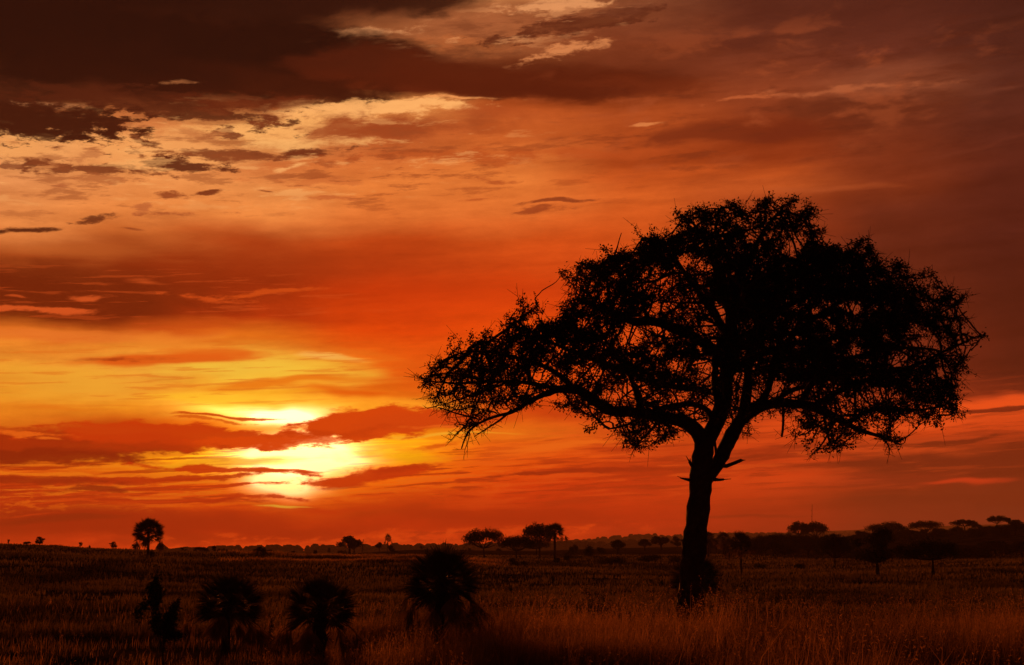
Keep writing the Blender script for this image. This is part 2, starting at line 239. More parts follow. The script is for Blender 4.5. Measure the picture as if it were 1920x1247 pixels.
# ------------------------------------------------------------------ materials
def mat(name, c, rough=.9, trans=0.0, var=.25, scale=3.0, spec=.2, bump=0.0, c2=None):
    m = bpy.data.materials.new(name); m.use_nodes = True; t = m.node_tree; t.nodes.clear()
    def n(k): return t.nodes.new(k)
    tc = n('ShaderNodeTexCoord'); nz = n('ShaderNodeTexNoise'); nz.inputs['Scale'].default_value = scale; nz.inputs['Detail'].default_value = 6
    t.links.new(tc.outputs['Object'], nz.inputs['Vector'])
    rp = n('ShaderNodeValToRGB'); rp.color_ramp.elements[0].position = .3; rp.color_ramp.elements[1].position = .7
    c2 = c2 or tuple(v*(1+var) for v in c)
    rp.color_ramp.elements[0].color = tuple(v*(1-var) for v in c)+(1,); rp.color_ramp.elements[1].color = tuple(c2)+(1,)
    t.links.new(nz.outputs['Fac'], rp.inputs[0])
    p = n('ShaderNodeBsdfPrincipled'); p.inputs['Roughness'].default_value = rough; p.inputs['Specular IOR Level'].default_value = spec
    t.links.new(rp.outputs[0], p.inputs['Base Color'])
    if bump:
        b = n('ShaderNodeBump'); b.inputs['Strength'].default_value = bump; b.inputs['Distance'].default_value = .05
        t.links.new(nz.outputs['Fac'], b.inputs['Height']); t.links.new(b.outputs[0], p.inputs['Normal'])
    o = n('ShaderNodeOutputMaterial'); s = p.outputs[0]
    if trans:
        tr = n('ShaderNodeBsdfTranslucent'); t.links.new(rp.outputs[0], tr.inputs[0]); mx = n('ShaderNodeMixShader'); mx.inputs[0].default_value = trans
        t.links.new(s, mx.inputs[1]); t.links.new(tr.outputs[0], mx.inputs[2]); s = mx.outputs[0]
    t.links.new(s, o.inputs[0]); return m
MAT = dict(
 soil=mat('dry_grassland', (.05,.042,.022), var=.5, scale=.2, spec=.0, c2=(.11,.085,.04)),
 bark=mat('bark', (.045,.035,.028), var=.4, scale=6, bump=.6, spec=.1),
 leaf=mat('small_leaves', (.028,.035,.014), trans=.12, var=.3, scale=2, spec=.1),
 leaf2=mat('bush_leaves', (.035,.045,.018), trans=.15, var=.3, scale=2, spec=.1),
 palm=mat('palm_leaf', (.075,.07,.035), trans=.25, var=.3, scale=2, spec=.3, rough=.6),
 dead=mat('dead_frond', (.16,.11,.06), trans=.25, var=.35, scale=4),
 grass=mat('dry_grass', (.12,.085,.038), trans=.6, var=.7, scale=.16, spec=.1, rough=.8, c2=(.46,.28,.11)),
 grass2=mat('olive_grass', (.07,.068,.032), trans=.45, var=.6, scale=.07, spec=.05, rough=.9, c2=(.19,.15,.07)),
 wood=mat('dead_wood', (.06,.05,.04), var=.3, scale=5),
 hill=mat('hill_bush', (.03,.026,.014), var=.4, scale=.01, spec=.0),
)

# ------------------------------------------------------------------ mesh helpers
def mesh(name, v, faces, m, parent=None, smooth=False):
    """faces: list of int arrays (n,3) and/or (n,4)"""
    me = bpy.data.meshes.new(name)
    v = np.asarray(v, dtype=np.float32); faces = [np.asarray(f, dtype=np.int32) for f in faces if len(f)]
    me.vertices.add(len(v)); me.vertices.foreach_set('co', v.ravel())
    nl = sum(f.size for f in faces); me.loops.add(nl)
    me.loops.foreach_set('vertex_index', np.concatenate([f.ravel() for f in faces]))
    st = []; k = 0
    for f in faces:
        st.append(k+np.arange(len(f))*f.shape[1]); k += f.size
    st = np.concatenate(st).astype(np.int32)
    me.polygons.add(len(st)); me.polygons.foreach_set('loop_start', st)
    if smooth: me.polygons.foreach_set('use_smooth', np.ones(len(st), dtype=bool))
    me.materials.append(m); me.update(calc_edges=True); me.validate()
    o = bpy.data.objects.new(name, me); C.objects.link(o)
    if parent: o.parent = parent
    return o
def empty(name, loc, label, cat, group=None):
    o = bpy.data.objects.new(name, None); C.objects.link(o); o.location = loc; o.empty_display_size = .2
    o['label'] = label; o['category'] = cat
    if group: o['group'] = group
    return o
class Tubes:
    def __init__(s): s.v = []; s.f = []; s.n = 0
    def add(s, pts, rad, k=6, rough=0.0):
        pts = np.asarray(pts, float); rad = np.asarray(rad, float); m = len(pts)
        tg = np.gradient(pts, axis=0); tg /= np.linalg.norm(tg, axis=1)[:, None]+1e-9
        ref = np.eye(3)[np.argmin(np.abs(tg).max(0))]
        a = np.cross(tg, ref); a /= np.linalg.norm(a, axis=1)[:, None]+1e-9; b = np.cross(tg, a)
        th = np.arange(k)/k*2*np.pi
        rr = rad[:, None]*(1+rough*rng.uniform(-1, 1, (m, k)))
        V_ = pts[:, None]+rr[..., None]*(np.cos(th)[None, :, None]*a[:, None]+np.sin(th)[None, :, None]*b[:, None])
        s.v.append(V_.reshape(-1, 3))
        i = np.arange(m-1)[:, None]*k; j = np.arange(k)[None]; j2 = (j+1) % k
        s.f.append(np.stack([i+j, i+j2, i+k+j2, i+k+j], -1).reshape(-1, 4)+s.n); s.n += m*k
    def add_segments(s, A, B, ra, rb, k=3):
        d = B-A; d /= np.linalg.norm(d, axis=1)[:, None]+1e-9
        ref = np.where(np.abs(d[:, 2:3]) < .9, np.array([[0, 0, 1.]]), np.array([[1., 0, 0]]))
        a = np.cross(d, ref); a /= np.linalg.norm(a, axis=1)[:, None]+1e-9; b = np.cross(d, a)
        th = np.arange(k)/k*2*np.pi; ring = np.cos(th)[None, :, None]*a[:, None]+np.sin(th)[None, :, None]*b[:, None]
        V_ = np.concatenate([A[:, None]+ring*ra[:, None, None], B[:, None]+ring*rb[:, None, None]], 1)
        s.v.append(V_.reshape(-1, 3)); i = np.arange(len(A))[:, None]*2*k; j = np.arange(k)[None]; j2 = (j+1) % k
        s.f.append(np.stack([i+j, i+j2, i+k+j2, i+k+j], -1).reshape(-1, 4)+s.n); s.n += len(A)*2*k
    def make(s, name, m, parent=None, smooth=True):
        return mesh(name, np.concatenate(s.v), [np.concatenate(s.f)], m, parent, smooth)
def unit(n):
    d = rng.normal(size=(n, 3)); return d/np.linalg.norm(d, axis=1)[:, None]
def leaf_quads(P, size, slim=.5, droop=0.0):
    """kite-shaped leaves at points P"""
    n = len(P); size = np.broadcast_to(size, (n,))*rng.uniform(.6, 1.3, n)
    d = unit(n); d[:, 2] -= droop; d /= np.linalg.norm(d, axis=1)[:, None]
    s = np.cross(d, unit(n)); s /= np.linalg.norm(s, axis=1)[:, None]+1e-9
    V_ = np.stack([P, P+d*(size*.55)[:, None]+s*(size*slim*.5)[:, None], P+d*size[:, None], P+d*(size*.55)[:, None]-s*(size*slim*.5)[:, None]], 1)
    return V_.reshape(-1, 3), np.arange(n*4).reshape(n, 4)

# ------------------------------------------------------------------ terrain
TC = np.array([-800,0,250,450,600,800,1000,1200,1400,1600,1800,1920,2700], float)
ROWS = [
 (210,[1035,1040,1048,1056,1058,1058,1066,1072,1072,1070,1068,1066,1060]),
 (240,[1030,1035,1044,1056,1061,1061,1066,1070,1070,1068,1066,1064,1058]),
 (300,[1018,1022,1031,1037,1045,1047,1056,1058,1058,1056,1054,1052,1044]),
 (360,[1019,1024,1034,1041,1048,1050,1050,1052,1052,1050,1049,1047,1040]),
 (450,[1032,1034,1040,1046,1046,1043,1043,1042,1041,1040,1038,1034,1025]),
 (600,[1040,1040,1044,1046,1041,1031,1036,1032,1030,1022,1008,998,985]),
 (750,[1042,1042,1046,1046,1040,1031,1033,1027,1024,1014,998,988,975]),
 (1000,[1045,1045,1045,1045,1044,1038,1036,1030,1024,1013,999,991,975]),
 (1500,[1045,1045,1045,1045,1044,1044,1044,1044,1042,1040,1036,1030,1020]),
 (2400,[1046,1045,1041,1036,1033,1030,1027,1023,1020,1019,1018,1018,1018]),
 (3000,[1046]*7+[1038]*6),
 (4000,[1046,1046,1045,1042,1038,1032,1021,1013,1011,1012,1010,1010,1008]),
 (4700,[1045]*13),
 (5500,[1045,1045,1045,1045,1045,1042,1032,1015,1010,1006,1002,998,995]),
 (6100,[1045]*8+[1010]*5),
 (6900,[1045,1045,1045,1045,1045,1044,1036,1012,1003,996,990,985,980]),
 (7500,[1045]*8+[1000]*5),
]
LR = np.log(np.array([60, 130]+[r for r, _ in ROWS]))
ZT = [[.1]*13, [.1, .5, .25, .1, .05, .0, .0, .0, .0, .0, .05, .1, .2]]
for r, p in ROWS: ZT.append([EYE+r*tan_el(y) for y in p])
ZT = np.array(ZT)
def vnoise(x, y, seed):                       # cheap smooth value noise
    xi = np.floor(x).astype(np.int64); yi = np.floor(y).astype(np.int64); fx = x-xi; fy = y-yi
    fx = fx*fx*(3-2*fx); fy = fy*fy*(3-2*fy)
    def h(a, b):
        q = (a*374761393+b*668265263+seed*1442695041) & 0xffffffff; q = ((q ^ (q >> 13))*1274126177) & 0xffffffff
        return ((q ^ (q >> 16)) & 0xffff)/65535.0
    return (h(xi, yi)*(1-fx)+h(xi+1, yi)*fx)*(1-fy)+(h(xi, yi+1)*(1-fx)+h(xi+1, yi+1)*fx)*fy
def ground(x, y):
    x = np.asarray(x, float); y = np.asarray(y, float); r = np.hypot(x, y)
    ang = np.arctan2(x, y); u = 960+np.clip(np.tan(np.clip(ang, -1.2, 1.2))*FH, -1760, 1740)
    ci = np.clip(np.searchsorted(TC, u)-1, 0, 11); fc = np.clip((u-TC[ci])/(TC[ci+1]-TC[ci]), 0, 1); fc = fc*fc*(3-2*fc)*.5+fc*.5
    lr = np.log(np.maximum(r, 61)); ri = np.clip(np.searchsorted(LR, lr)-1, 0, len(LR)-2); fr = np.clip((lr-LR[ri])/(LR[ri+1]-LR[ri]), 0, 1); fr = fr*fr*(3-2*fr)
    z = (ZT[ri, ci]*(1-fc)+ZT[ri, ci+1]*fc)*(1-fr)+(ZT[ri+1, ci]*(1-fc)+ZT[ri+1, ci+1]*fc)*fr
    back = np.clip((np.abs(ang)-.9)/.6, 0, 1); z = z*(1-back)+.1*back
    z = z+(vnoise(x/9, y/9, 1)-.5)*.12+(vnoise(x/40, y/40, 2)-.5)*np.clip(r/200, 0, 1)*.5
    z = z+np.clip((r-1500)/1500, 0, 1)*((vnoise(x/420, y/420, 3)-.5)*26+(vnoise(x/90, y/90, 4)-.5)*5)*np.clip(r/5000, .3, 1)
    return z
def G(px, r):                                 # ground point r metres out on the bearing of picture column px
    y = r/math.hypot(1, (px-960)/FH); x = y*(px-960)/FH
    return Vector((x, y, float(ground(x, y))))
az = np.concatenate([np.arange(-180, -26, 3.0), np.arange(-26, 26, .08), np.arange(26, 180, 3.0)])*np.pi/180
rr = np.concatenate([[0.5, 3, 8, 15], np.geomspace(22, 7500, 330)])
A_, R_ = np.meshgrid(az, rr); X_ = np.sin(A_)*R_; Y_ = np.cos(A_)*R_; Z_ = ground(X_, Y_)
Vt = np.stack([X_, Y_, Z_], -1).reshape(-1, 3); na = len(az); nr = len(rr)
i = np.arange(nr-1)[:, None]*na; j = np.arange(na)[None]; j2 = (j+1) % na
Ft = np.stack([i+j, i+na+j, i+na+j2, i+j2], -1).reshape(-1, 4)[:, ::-1]
Vt = np.concatenate([Vt, [[0, 0, .1]]]); cap = np.stack([np.arange(na), np.roll(np.arange(na), -1), np.full(na, len(Vt)-1)], 1)
gnd = mesh('ground', Vt, [Ft, cap], MAT['soil'], None, True); gnd['kind'] = 'structure'; gnd['label'] = 'dark dry grassland rolling away to low hills'

# ------------------------------------------------------------------ grass
lf_ = lambda u: np.clip(.25+(u-330)/300, .16, 1)*np.clip(1.5-(u-1150)/1400, .6, 1)
def blades(n, r0, r1, h0, h1, w, u0=-480, u1=2400, lean=.35, keep=None, power=1.0):
    u = rng.uniform(u0, u1, n); r = np.exp(rng.uniform(np.log(r0), np.log(r1), n))
    y = r/np.hypot(1, (u-960)/FH); x = y*(u-960)/FH
    d = vnoise(x/1.3, y/1.3, 11)*.5+vnoise(x/5, y/5, 12)*.65
    k = rng.random(n) < np.clip((d-.30)*2.6, .03, 1)*(1 if keep is None else keep(u)); x, y, r, d = x[k], y[k], r[k], d[k]; n = len(x)
    z = ground(x, y)-.03; hh = rng.uniform(h0, h1, n)*(.35+1.0*d)*(1 if keep is not lf_ else .45+.55*np.clip((u[k]-560)/380, 0, 1))
    a = rng.uniform(0, 2*np.pi, n); ww = w*(.6+.8*rng.random(n))*np.maximum(1, r/45)
    s = np.stack([np.cos(a), np.sin(a), np.zeros(n)], 1)*(ww*.5)[:, None]
    ld = np.stack([rng.normal(.25, .5, n), rng.normal(0, .5, n), np.zeros(n)], 1)*(lean*hh)[:, None]
    P = np.stack([x, y, z], 1); up = np.array([0, 0, 1.])
    m = P+ld*.3+up*(hh*.55)[:, None]; t = P+ld+up*hh[:, None]
    V_ = np.stack([P-s, P+s, m+s*.8, m-s*.8, t], 1).reshape(-1, 3); b = np.arange(n)*5
    return V_, np.stack([b, b+1, b+2, b+3], 1), np.stack([b+3, b+2, b+4], 1), t, hh
def grass_obj(name, label, m, *sets):
    v, q, t, k = [], [], [], 0
    for s in sets:
        v.append(s[0]); q.append(s[1]+k); t.append(s[2]+k); k += len(s[0])
    o = mesh(name, np.concatenate(v), [np.concatenate(q), np.concatenate(t)], m); o['kind'] = 'stuff'; o['label'] = label; o['category'] = 'grass'; return o
tall = blades(158000, 27, 54, .5, 1.15, .017, keep=lf_)
stalk = blades(9300, 27, 58, 1.1, 1.75, .014, lean=.4, keep=lf_)
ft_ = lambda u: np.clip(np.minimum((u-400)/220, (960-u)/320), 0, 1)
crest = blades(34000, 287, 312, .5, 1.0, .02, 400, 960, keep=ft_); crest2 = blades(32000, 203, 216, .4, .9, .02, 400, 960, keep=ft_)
reed = blades(170, 27, 36, 1.5, 2.3, .016, 950, 1940, lean=.45)
# feathery seed heads on the tall stalks
ts = stalk[3]; nh = len(ts); hp = np.repeat(ts, 7, 0)+np.concatenate([np.stack([rng.normal(0, .015, nh), rng.normal(0, .015, nh), np.full(nh, -.05*k)], 1)[:, None] for k in range(7)], 1).reshape(-1, 3)
hv, hf = leaf_quads(hp, .07, .25, -.5)
heads = (hv, hf, np.zeros((0, 3), int))
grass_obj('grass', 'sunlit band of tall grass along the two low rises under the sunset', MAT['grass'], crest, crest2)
o = mesh('grass', np.concatenate([tall[0], stalk[0], hv, reed[0]]), [np.concatenate([tall[1], stalk[1]+len(tall[0]), hf+len(tall[0])+len(stalk[0]), reed[1]+len(tall[0])+len(stalk[0])+len(hv)]), np.concatenate([tall[2], stalk[2]+len(tall[0]), reed[2]+len(tall[0])+len(stalk[0])+len(hv)])], MAT['grass'])
o['kind'] = 'stuff'; o['label'] = 'tall dry golden grass along the foreground'; o['category'] = 'grass'
grass_obj('grass', 'short olive grass covering the plain', MAT['grass2'], blades(145000, 50, 130, .2, .5, .03), blades(158000, 125, 460, .25, .55, .03), blades(66000, 27, 50, .2, .45, .02))
grass_obj('grass', 'scattered taller straws on the plain', MAT['grass'], blades(6600, 52, 85, .3, .65, .012))

# ------------------------------------------------------------------ the great acacia
D0 = 53.0; TB = G(1295, D0)
def FW(py): return F*math.cos(PITCH)-(623.5-py)*math.sin(PITCH)
def wp(px, py, dd=0.0):                       # a point of the tree, dd metres nearer (-) or farther (+) than its trunk
    y = TB.y+dd; return np.array([(px-960)/FW(py)*y, y, EYE+y*tan_el(py)])
PX = TB.y/FH                                  # metres per picture pixel at the tree
tree = empty('acacia_tree', TB, 'large spreading acacia with leaning trunk and broad dark crown, by far the largest tree', 'tree')
base = np.array(TB)
limbs = [  # (px, py, depth, half-width px)
 [(1293,1192,0,30),(1294,1165,0,25),(1295,1120,0,24),(1298,1070,0,24),(1303,1010,0,22),(1309,960,0,20),(1314,915,0,20),(1316,885,0,20),(1317,860,0,17),(1321,835,0,17)],           # trunk
 [(1316,905,0,15),(1332,893,.1,12),(1348,868,.2,12.5),(1362,838,.3,13),(1378,805,.4,13.5),(1395,778,.4,13),(1418,762,.3,11),(1450,756,.1,9.5),(1490,756,-.3,9),(1525,762,-.8,8.5),(1560,776,-1.2,7),(1590,800,-1.5,5),(1625,812,-1.8,4),(1655,822,-2,3),(1690,836,-2.2,1.3)],
 [(1321,838,0,15),(1312,812,0,13),(1296,796,-.2,12),(1270,787,-.5,11),(1235,783,-1,10),(1200,773,-1.4,9.5),(1160,769,-1.8,9),(1135,765,-2,9),(1115,748,-2.2,9),(1095,730,-2.5,8.5),(1070,722,-2.7,8),(1040,728,-3,6),(1005,742,-3.3,4.5),(960,768,-3.6,3.2),(925,772,-3.7,2.4),(895,785,-3.8,2),(872,800,-3.9,1.6),(864,835,-4,1)],
 [(1321,838,0,16),(1335,808,.1,15),(1350,780,.2,15),(1360,740,.3,15),(1363,700,.3,15),(1366,650,.2,14),(1372,600,0,12),(1380,560,-.2,10),(1390,520,-.4,8),(1408,480,-.5,6),(1430,440,-.4,4),(1455,405,-.2,2.5),(1470,385,0,1.5)],
 [(1395,778,.4,11),(1400,740,.8,10),(1402,700,1,9.5),(1404,650,1.4,9),(1420,600,2,8),(1450,555,2.5,7),(1490,510,3,5),(1540,475,3.4,3)],
 [(1418,762,.3,8),(1440,735,.9,7),(1447,700,1.4,6.5),(1460,660,2,6),(1500,620,2.6,5),(1560,580,3.2,4),(1640,545,3.5,2.5),(1720,545,3.5,1.5)],
 [(1363,700,.3,10),(1385,688,-.4,8),(1410,670,-1.2,7),(1450,650,-2,6),(1510,640,-2.8,5),(1590,625,-3.4,4),(1670,600,-3.8,3),(1750,590,-4,2),(1786,572,-4,1.6),(1808,554,-4,.8)],
 [(1363,700,.3,9),(1340,655,-.2,10),(1300,632,-.6,9),(1260,615,-1,9),(1220,602,-1.5,8),(1180,602,-2,7.5),(1145,588,-2.3,6),(1110,572,-2.6,4.5),(1080,560,-2.8,3)],
 [(1355,735,.2,8),(1330,735,1,7),(1290,728,2,7),(1240,720,3,6),(1190,700,3.8,5.5),(1130,680,4.4,5),(1070,660,4.6,4),(1010,630,4.6,3),(970,600,4.6,1.8)],
 [(1340,790,.1,8),(1325,765,1,6),(1290,755,2,6),(1250,763,3,5),(1215,775,3.4,4),(1170,800,3.4,2.6),(1140,805,3.4,1.5)],
 [(1368,640,.2,9),(1340,590,1,8),(1310,550,1.8,6.5),(1280,510,2.4,5),(1250,470,2.6,3.5),(1225,445,2.7,2)],
 [(1372,600,0,8),(1350,540,-1,7),(1335,480,-1.8,5),(1315,435,-2.2,3.5),(1290,405,-2.4,2)],
 [(1525,762,-.8,6),(1560,740,-.6,5.5),(1610,715,-.3,5),(1660,700,0,4),(1720,680,.3,3),(1780,650,.3,2.4),(1820,632,.3,1.8),(1846,623,.3,.9)],
 [(1590,797,-1.5,4),(1612,775,-2,4.5),(1650,762,-2.4,4),(1690,770,-2.6,3),(1740,765,-2.7,2),(1780,750,-2.7,1.2)],
 [(1500,757,-.4,6),(1520,720,-1.6,6),(1550,690,-2.6,5),(1610,665,-3.6,4),(1680,650,-4.2,3),(1740,655,-4.4,2)],
 [(1070,722,-2.7,6),(1040,695,-2.4,5),(1000,680,-2,4),(940,665,-1.5,3),(880,660,-1.2,2)],
 [(1040,728,-3,4),(980,715,-3.4,3.5),(910,715,-3.8,2.6),(850,720,-4,2),(800,715,-4,1)],
 [(1404,650,1.4,7),(1440,600,.6,6.5),(1500,560,-.2,5.5),(1570,530,-1,4),(1640,500,-1.2,2.6)],
 [(1350,780,.2,8),(1345,740,-1.4,8),(1340,700,-3,7),(1345,650,-4.5,6),(1360,600,-5.5,4.5),(1385,560,-6,3)],
 [(1350,770,.2,8),(1365,720,1.8,8),(1380,680,3.4,7),(1390,640,5,6),(1380,590,6,4.5),(1350,550,6.5,3)],
 [(1200,773,-1.4,5),(1195,740,-2.8,4.5),(1180,700,-3.8,4),(1150,660,-4.4,3),(1120,620,-4.6,2)],
 [(1450,756,.1,5),(1480,730,2,5),(1530,715,3.6,4.5),(1590,700,4.4,3.5),(1660,690,4.6,2)],
 [(1390,520,-.4,5),(1350,470,.4,4),(1340,430,.8,3),(1350,395,1,2)],
 [(1145,588,-2.3,3),(1140,545,-1.6,3),(1135,510,-1.2,2.4),(1150,478,-1,1.6),(1163,438,-1,.8)],
 [(960,768,-3.6,2.6),(938,790,-3.8,1.8),(905,806,-4,1.2),(890,820,-4,.7)],
 [(895,785,-3.8,1.8),(858,776,-3.2,1.4),(822,764,-2.8,1)],
 [(940,722,-3.6,2.4),(890,738,-3,1.8),(845,752,-2.5,1.3),(800,762,-2,.8)],
 [(910,715,-3.8,2.2),(860,700,-4.4,1.6),(820,696,-4.8,1.2),(785,712,-5,.7)],
 [(872,800,-3.9,1.5),(852,812,-3.6,1),(846,826,-3.4,.7)], [(880,792,-3.9,1.3),(884,815,-4.2,1),(872,842,-4.4,.6)],
 [(1560,776,-1.2,3.4),(1558,805,-.6,2.4),(1540,838,-.2,1.4),(1518,856,0,.8)], [(1655,822,-2,2),(1672,838,-2.6,1.2),(1668,852,-3,.7)],
 [(1750,590,-4,2),(1790,600,-3.4,1.4),(1812,582,-3,.9)], [(1240,783,-1,3),(1215,815,-.6,2),(1190,832,-.4,1.2),(1186,850,-.3,.7)],
 [(1467,757,-.1,2.6),(1470,790,-.4,2.4),(1466,818,-.6,2.2)],
 [(1545,770,-1,3),(1548,810,-1.3,2.6),(1556,832,-1.4,2)],
]
OUT = np.array([(785,708),(800,688),(830,672),(862,645),(895,638),(930,618),(945,598),(965,568),(1000,560),(1015,584),(1035,590),(1058,565),(1066,535),(1052,512),(1075,496),(1110,490),(1140,480),(1170,472),(1185,438),(1205,432),(1250,422),(1268,395),(1300,390),(1330,387),(1370,378),(1400,398),(1430,380),(1450,370),(1490,368),(1520,385),(1538,400),(1530,425),(1560,442),(1600,450),(1632,450),(1650,480),(1690,495),(1752,515),(1752,532),(1725,545),(1790,540),(1812,558),(1800,598),(1848,618),(1850,636),(1808,655),(1815,690),(1815,722),(1800,750),(1797,780),(1765,790),(1735,785),(1700,800),(1688,828),(1655,828),(1620,812),(1595,835),(1560,842),(1530,835),(1510,800),(1480,785),(1455,775),(1420,790),(1400,815),(1375,800),(1350,800),(1300,800),(1262,825),(1240,825),(1190,845),(1165,825),(1140,800),(1110,785),(1080,775),(1050,760),(1000,765),(960,772),(930,776),(900,795),(870,810),(850,785),(820,758),(795,730)], float)
GAPS = [(1282,492,22,18),(1248,524,26,14),(1188,628,30,24),(1242,622,22,16),(1326,689,30,20),(1353,588,18,22),(1097,605,14,12),(1151,740,28,12),(1188,726,20,14),(1296,768,26,10),(1335,765,14,16),(1386,650,10,20),(1391,702,14,12),(1420,735,12,20),(1449,725,12,18),(1468,735,14,16),(1497,730,18,16),(1600,662,16,14),(1658,634,14,14),(1682,675,18,10),(1625,748,20,12),(1651,740,20,12),(1488,461,22,24),(1600,574,26,12),(1496,634,16,10),(1678,678,18,12),(1322,500,16,20),(1270,690,20,14),(1010,705,22,10),(1050,650,14,10),(1130,555,16,12),(1720,620,26,10),(1740,640,24,10),(1565,640,14,8),(1240,570,20,10),(1410,440,18,14),(1545,600,10,8),(1350,440,10,12),(1475,570,10,6),(1120,700,18,8),(1230,660,16,10),(1760,700,22,10)]
DENSE = [(1480,520,120,60,1.3),(1570,495,80,40,1.3),(1420,600,50,60,1),(1640,625,60,30,1),(1545,640,90,40,1.3),(1030,632,70,36,1.2),(1160,535,48,55,1.2),(1350,520,75,50,1.2),(1300,455,50,36,.8),(1220,475,50,36,1),(1700,705,80,38,1),(1500,685,90,30,1.2),(1130,655,70,30,.8),(1250,655,60,40,.7),(1640,560,90,26,1),(1700,600,60,24,.8),(1370,430,60,40,.6),(1470,410,50,30,.5),(940,690,80,30,.7),(1100,600,60,26,.6),(1610,700,90,40,.8),(1210,700,60,20,.8),(1740,750,60,25,.7),(1200,800,50,20,.3),(1570,800,60,20,.35)]
def inside(P, poly):
    x, y = P[:, 0], P[:, 1]; c = np.zeros(len(P), bool); j = len(poly)-1
    for i in range(len(poly)):
        xi, yi = poly[i]; xj, yj = poly[j]
        k = ((yi > y) != (yj > y)) & (x < (xj-xi)*(y-yi)/(yj-yi+1e-9)+xi); c ^= k; j = i
    return c
def edge_depth(px, py):                       # how deep the crown is at this column
    return 6.5*np.sqrt(np.clip(1-((px-1330)/560)**2, .05, 1))*np.sqrt(np.clip(1-((py-640)/320)**2, .1, 1))
def to_px(P):
    return 960+P[:, 0]/TB.y*FH, 1040-(P[:, 2]-EYE)/TB.y*FH*1.0
# picture rows -> heights is very nearly linear over the crown, tabulate it
_py = np.arange(300, 1250); _pz = np.array([EYE+TB.y*tan_el(p) for p in _py])
def px_of(P):
    v = np.interp(-(EYE+(P[:, 2]-EYE)*TB.y/P[:, 1]), -_pz, _py); return 960+P[:, 0]/P[:, 1]*FW(v), v
cand = np.stack([rng.uniform(778, 1848, 90000), rng.uniform(360, 852, 90000)], 1); cand = cand[inside(cand, OUT)]
w = .42+.9*np.clip(vnoise(cand[:, 0]/26, cand[:, 1]/18, 21)-.35, 0, 1)
for cx, cy, rx, ry, g in DENSE: w += .55*g*np.exp(-(((cand[:, 0]-cx)/rx)**2+((cand[:, 1]-cy)/ry)**2))
for cx, cy, rx, ry in GAPS: w *= 1-.97*np.exp(-(((cand[:, 0]-cx)/rx)**2+((cand[:, 1]-cy)/ry)**2)**2)
w += .9*np.exp(-(((cand[:, 0]-850)/80)**2+((cand[:, 1]-750)/60)**2))+.5*np.exp(-(((cand[:, 0]-1800)/50)**2))
core = np.ones(len(cand))                     # the rim of the crown breaks up into separate sprays
for q in range(8): core += inside(cand+24*np.array([math.cos(q*.785), math.sin(q*.785)]), OUT)
w *= np.where(core < 8.5, np.clip((vnoise(cand[:, 0]/19, cand[:, 1]/15, 77)-.42)*9, 0, 1.2), 1)
cand = cand[rng.random(len(cand)) < w/1.5]
SPRAY = [(1765,652,1848,622),(1755,575,1815,552),(1690,525,1756,517),(1500,420,1537,392),(1480,405,1468,364),(1440,410,1432,376),(1410,420,1374,376),(1310,420,1330,382),(1280,425,1270,388),(1210,455,1188,424),(1085,535,1050,507),(990,592,974,556),(1015,600,1004,556),(1780,705,1818,688),(1785,740,1806,778),(1530,440,1552,432),(865,662,848,640),(1635,480,1632,444),(1725,785,1772,796),(1600,815,1556,848),(1240,802,1186,850),(1650,815,1694,836),(905,650,885,632),(1150,490,1128,470),(830,690,798,686),(1360,400,1345,380),(1680,505,1690,486),(1070,590,1060,562),(1490,800,1520,846),(1800,610,1812,598),(1120,800,1105,806)]
for a_, b_, c_, d_ in SPRAY:
    q = rng.random(26)[:, None]; cand = np.concatenate([np.array([a_, b_])*(1-q)+np.array([c_, d_])*q+rng.normal(0, 4.5, (26, 2)), cand])
NA = 17500; cand = cand[:NA]
dep = rng.uniform(-1, 1, len(cand)); dep[:len(SPRAY)*26] = np.repeat(rng.uniform(-.5, .5, len(SPRAY)), 26)+rng.normal(0, .04, len(SPRAY)*26); dep = np.sign(dep)*np.abs(dep)**.8*edge_depth(cand[:, 0], cand[:, 1])
ATT = np.stack([(cand[:, 0]-960)/FW(cand[:, 1])*(TB.y+dep), TB.y+dep, EYE+(np.interp(cand[:, 1], _py, _pz)-EYE)*(TB.y+dep)/TB.y], 1)
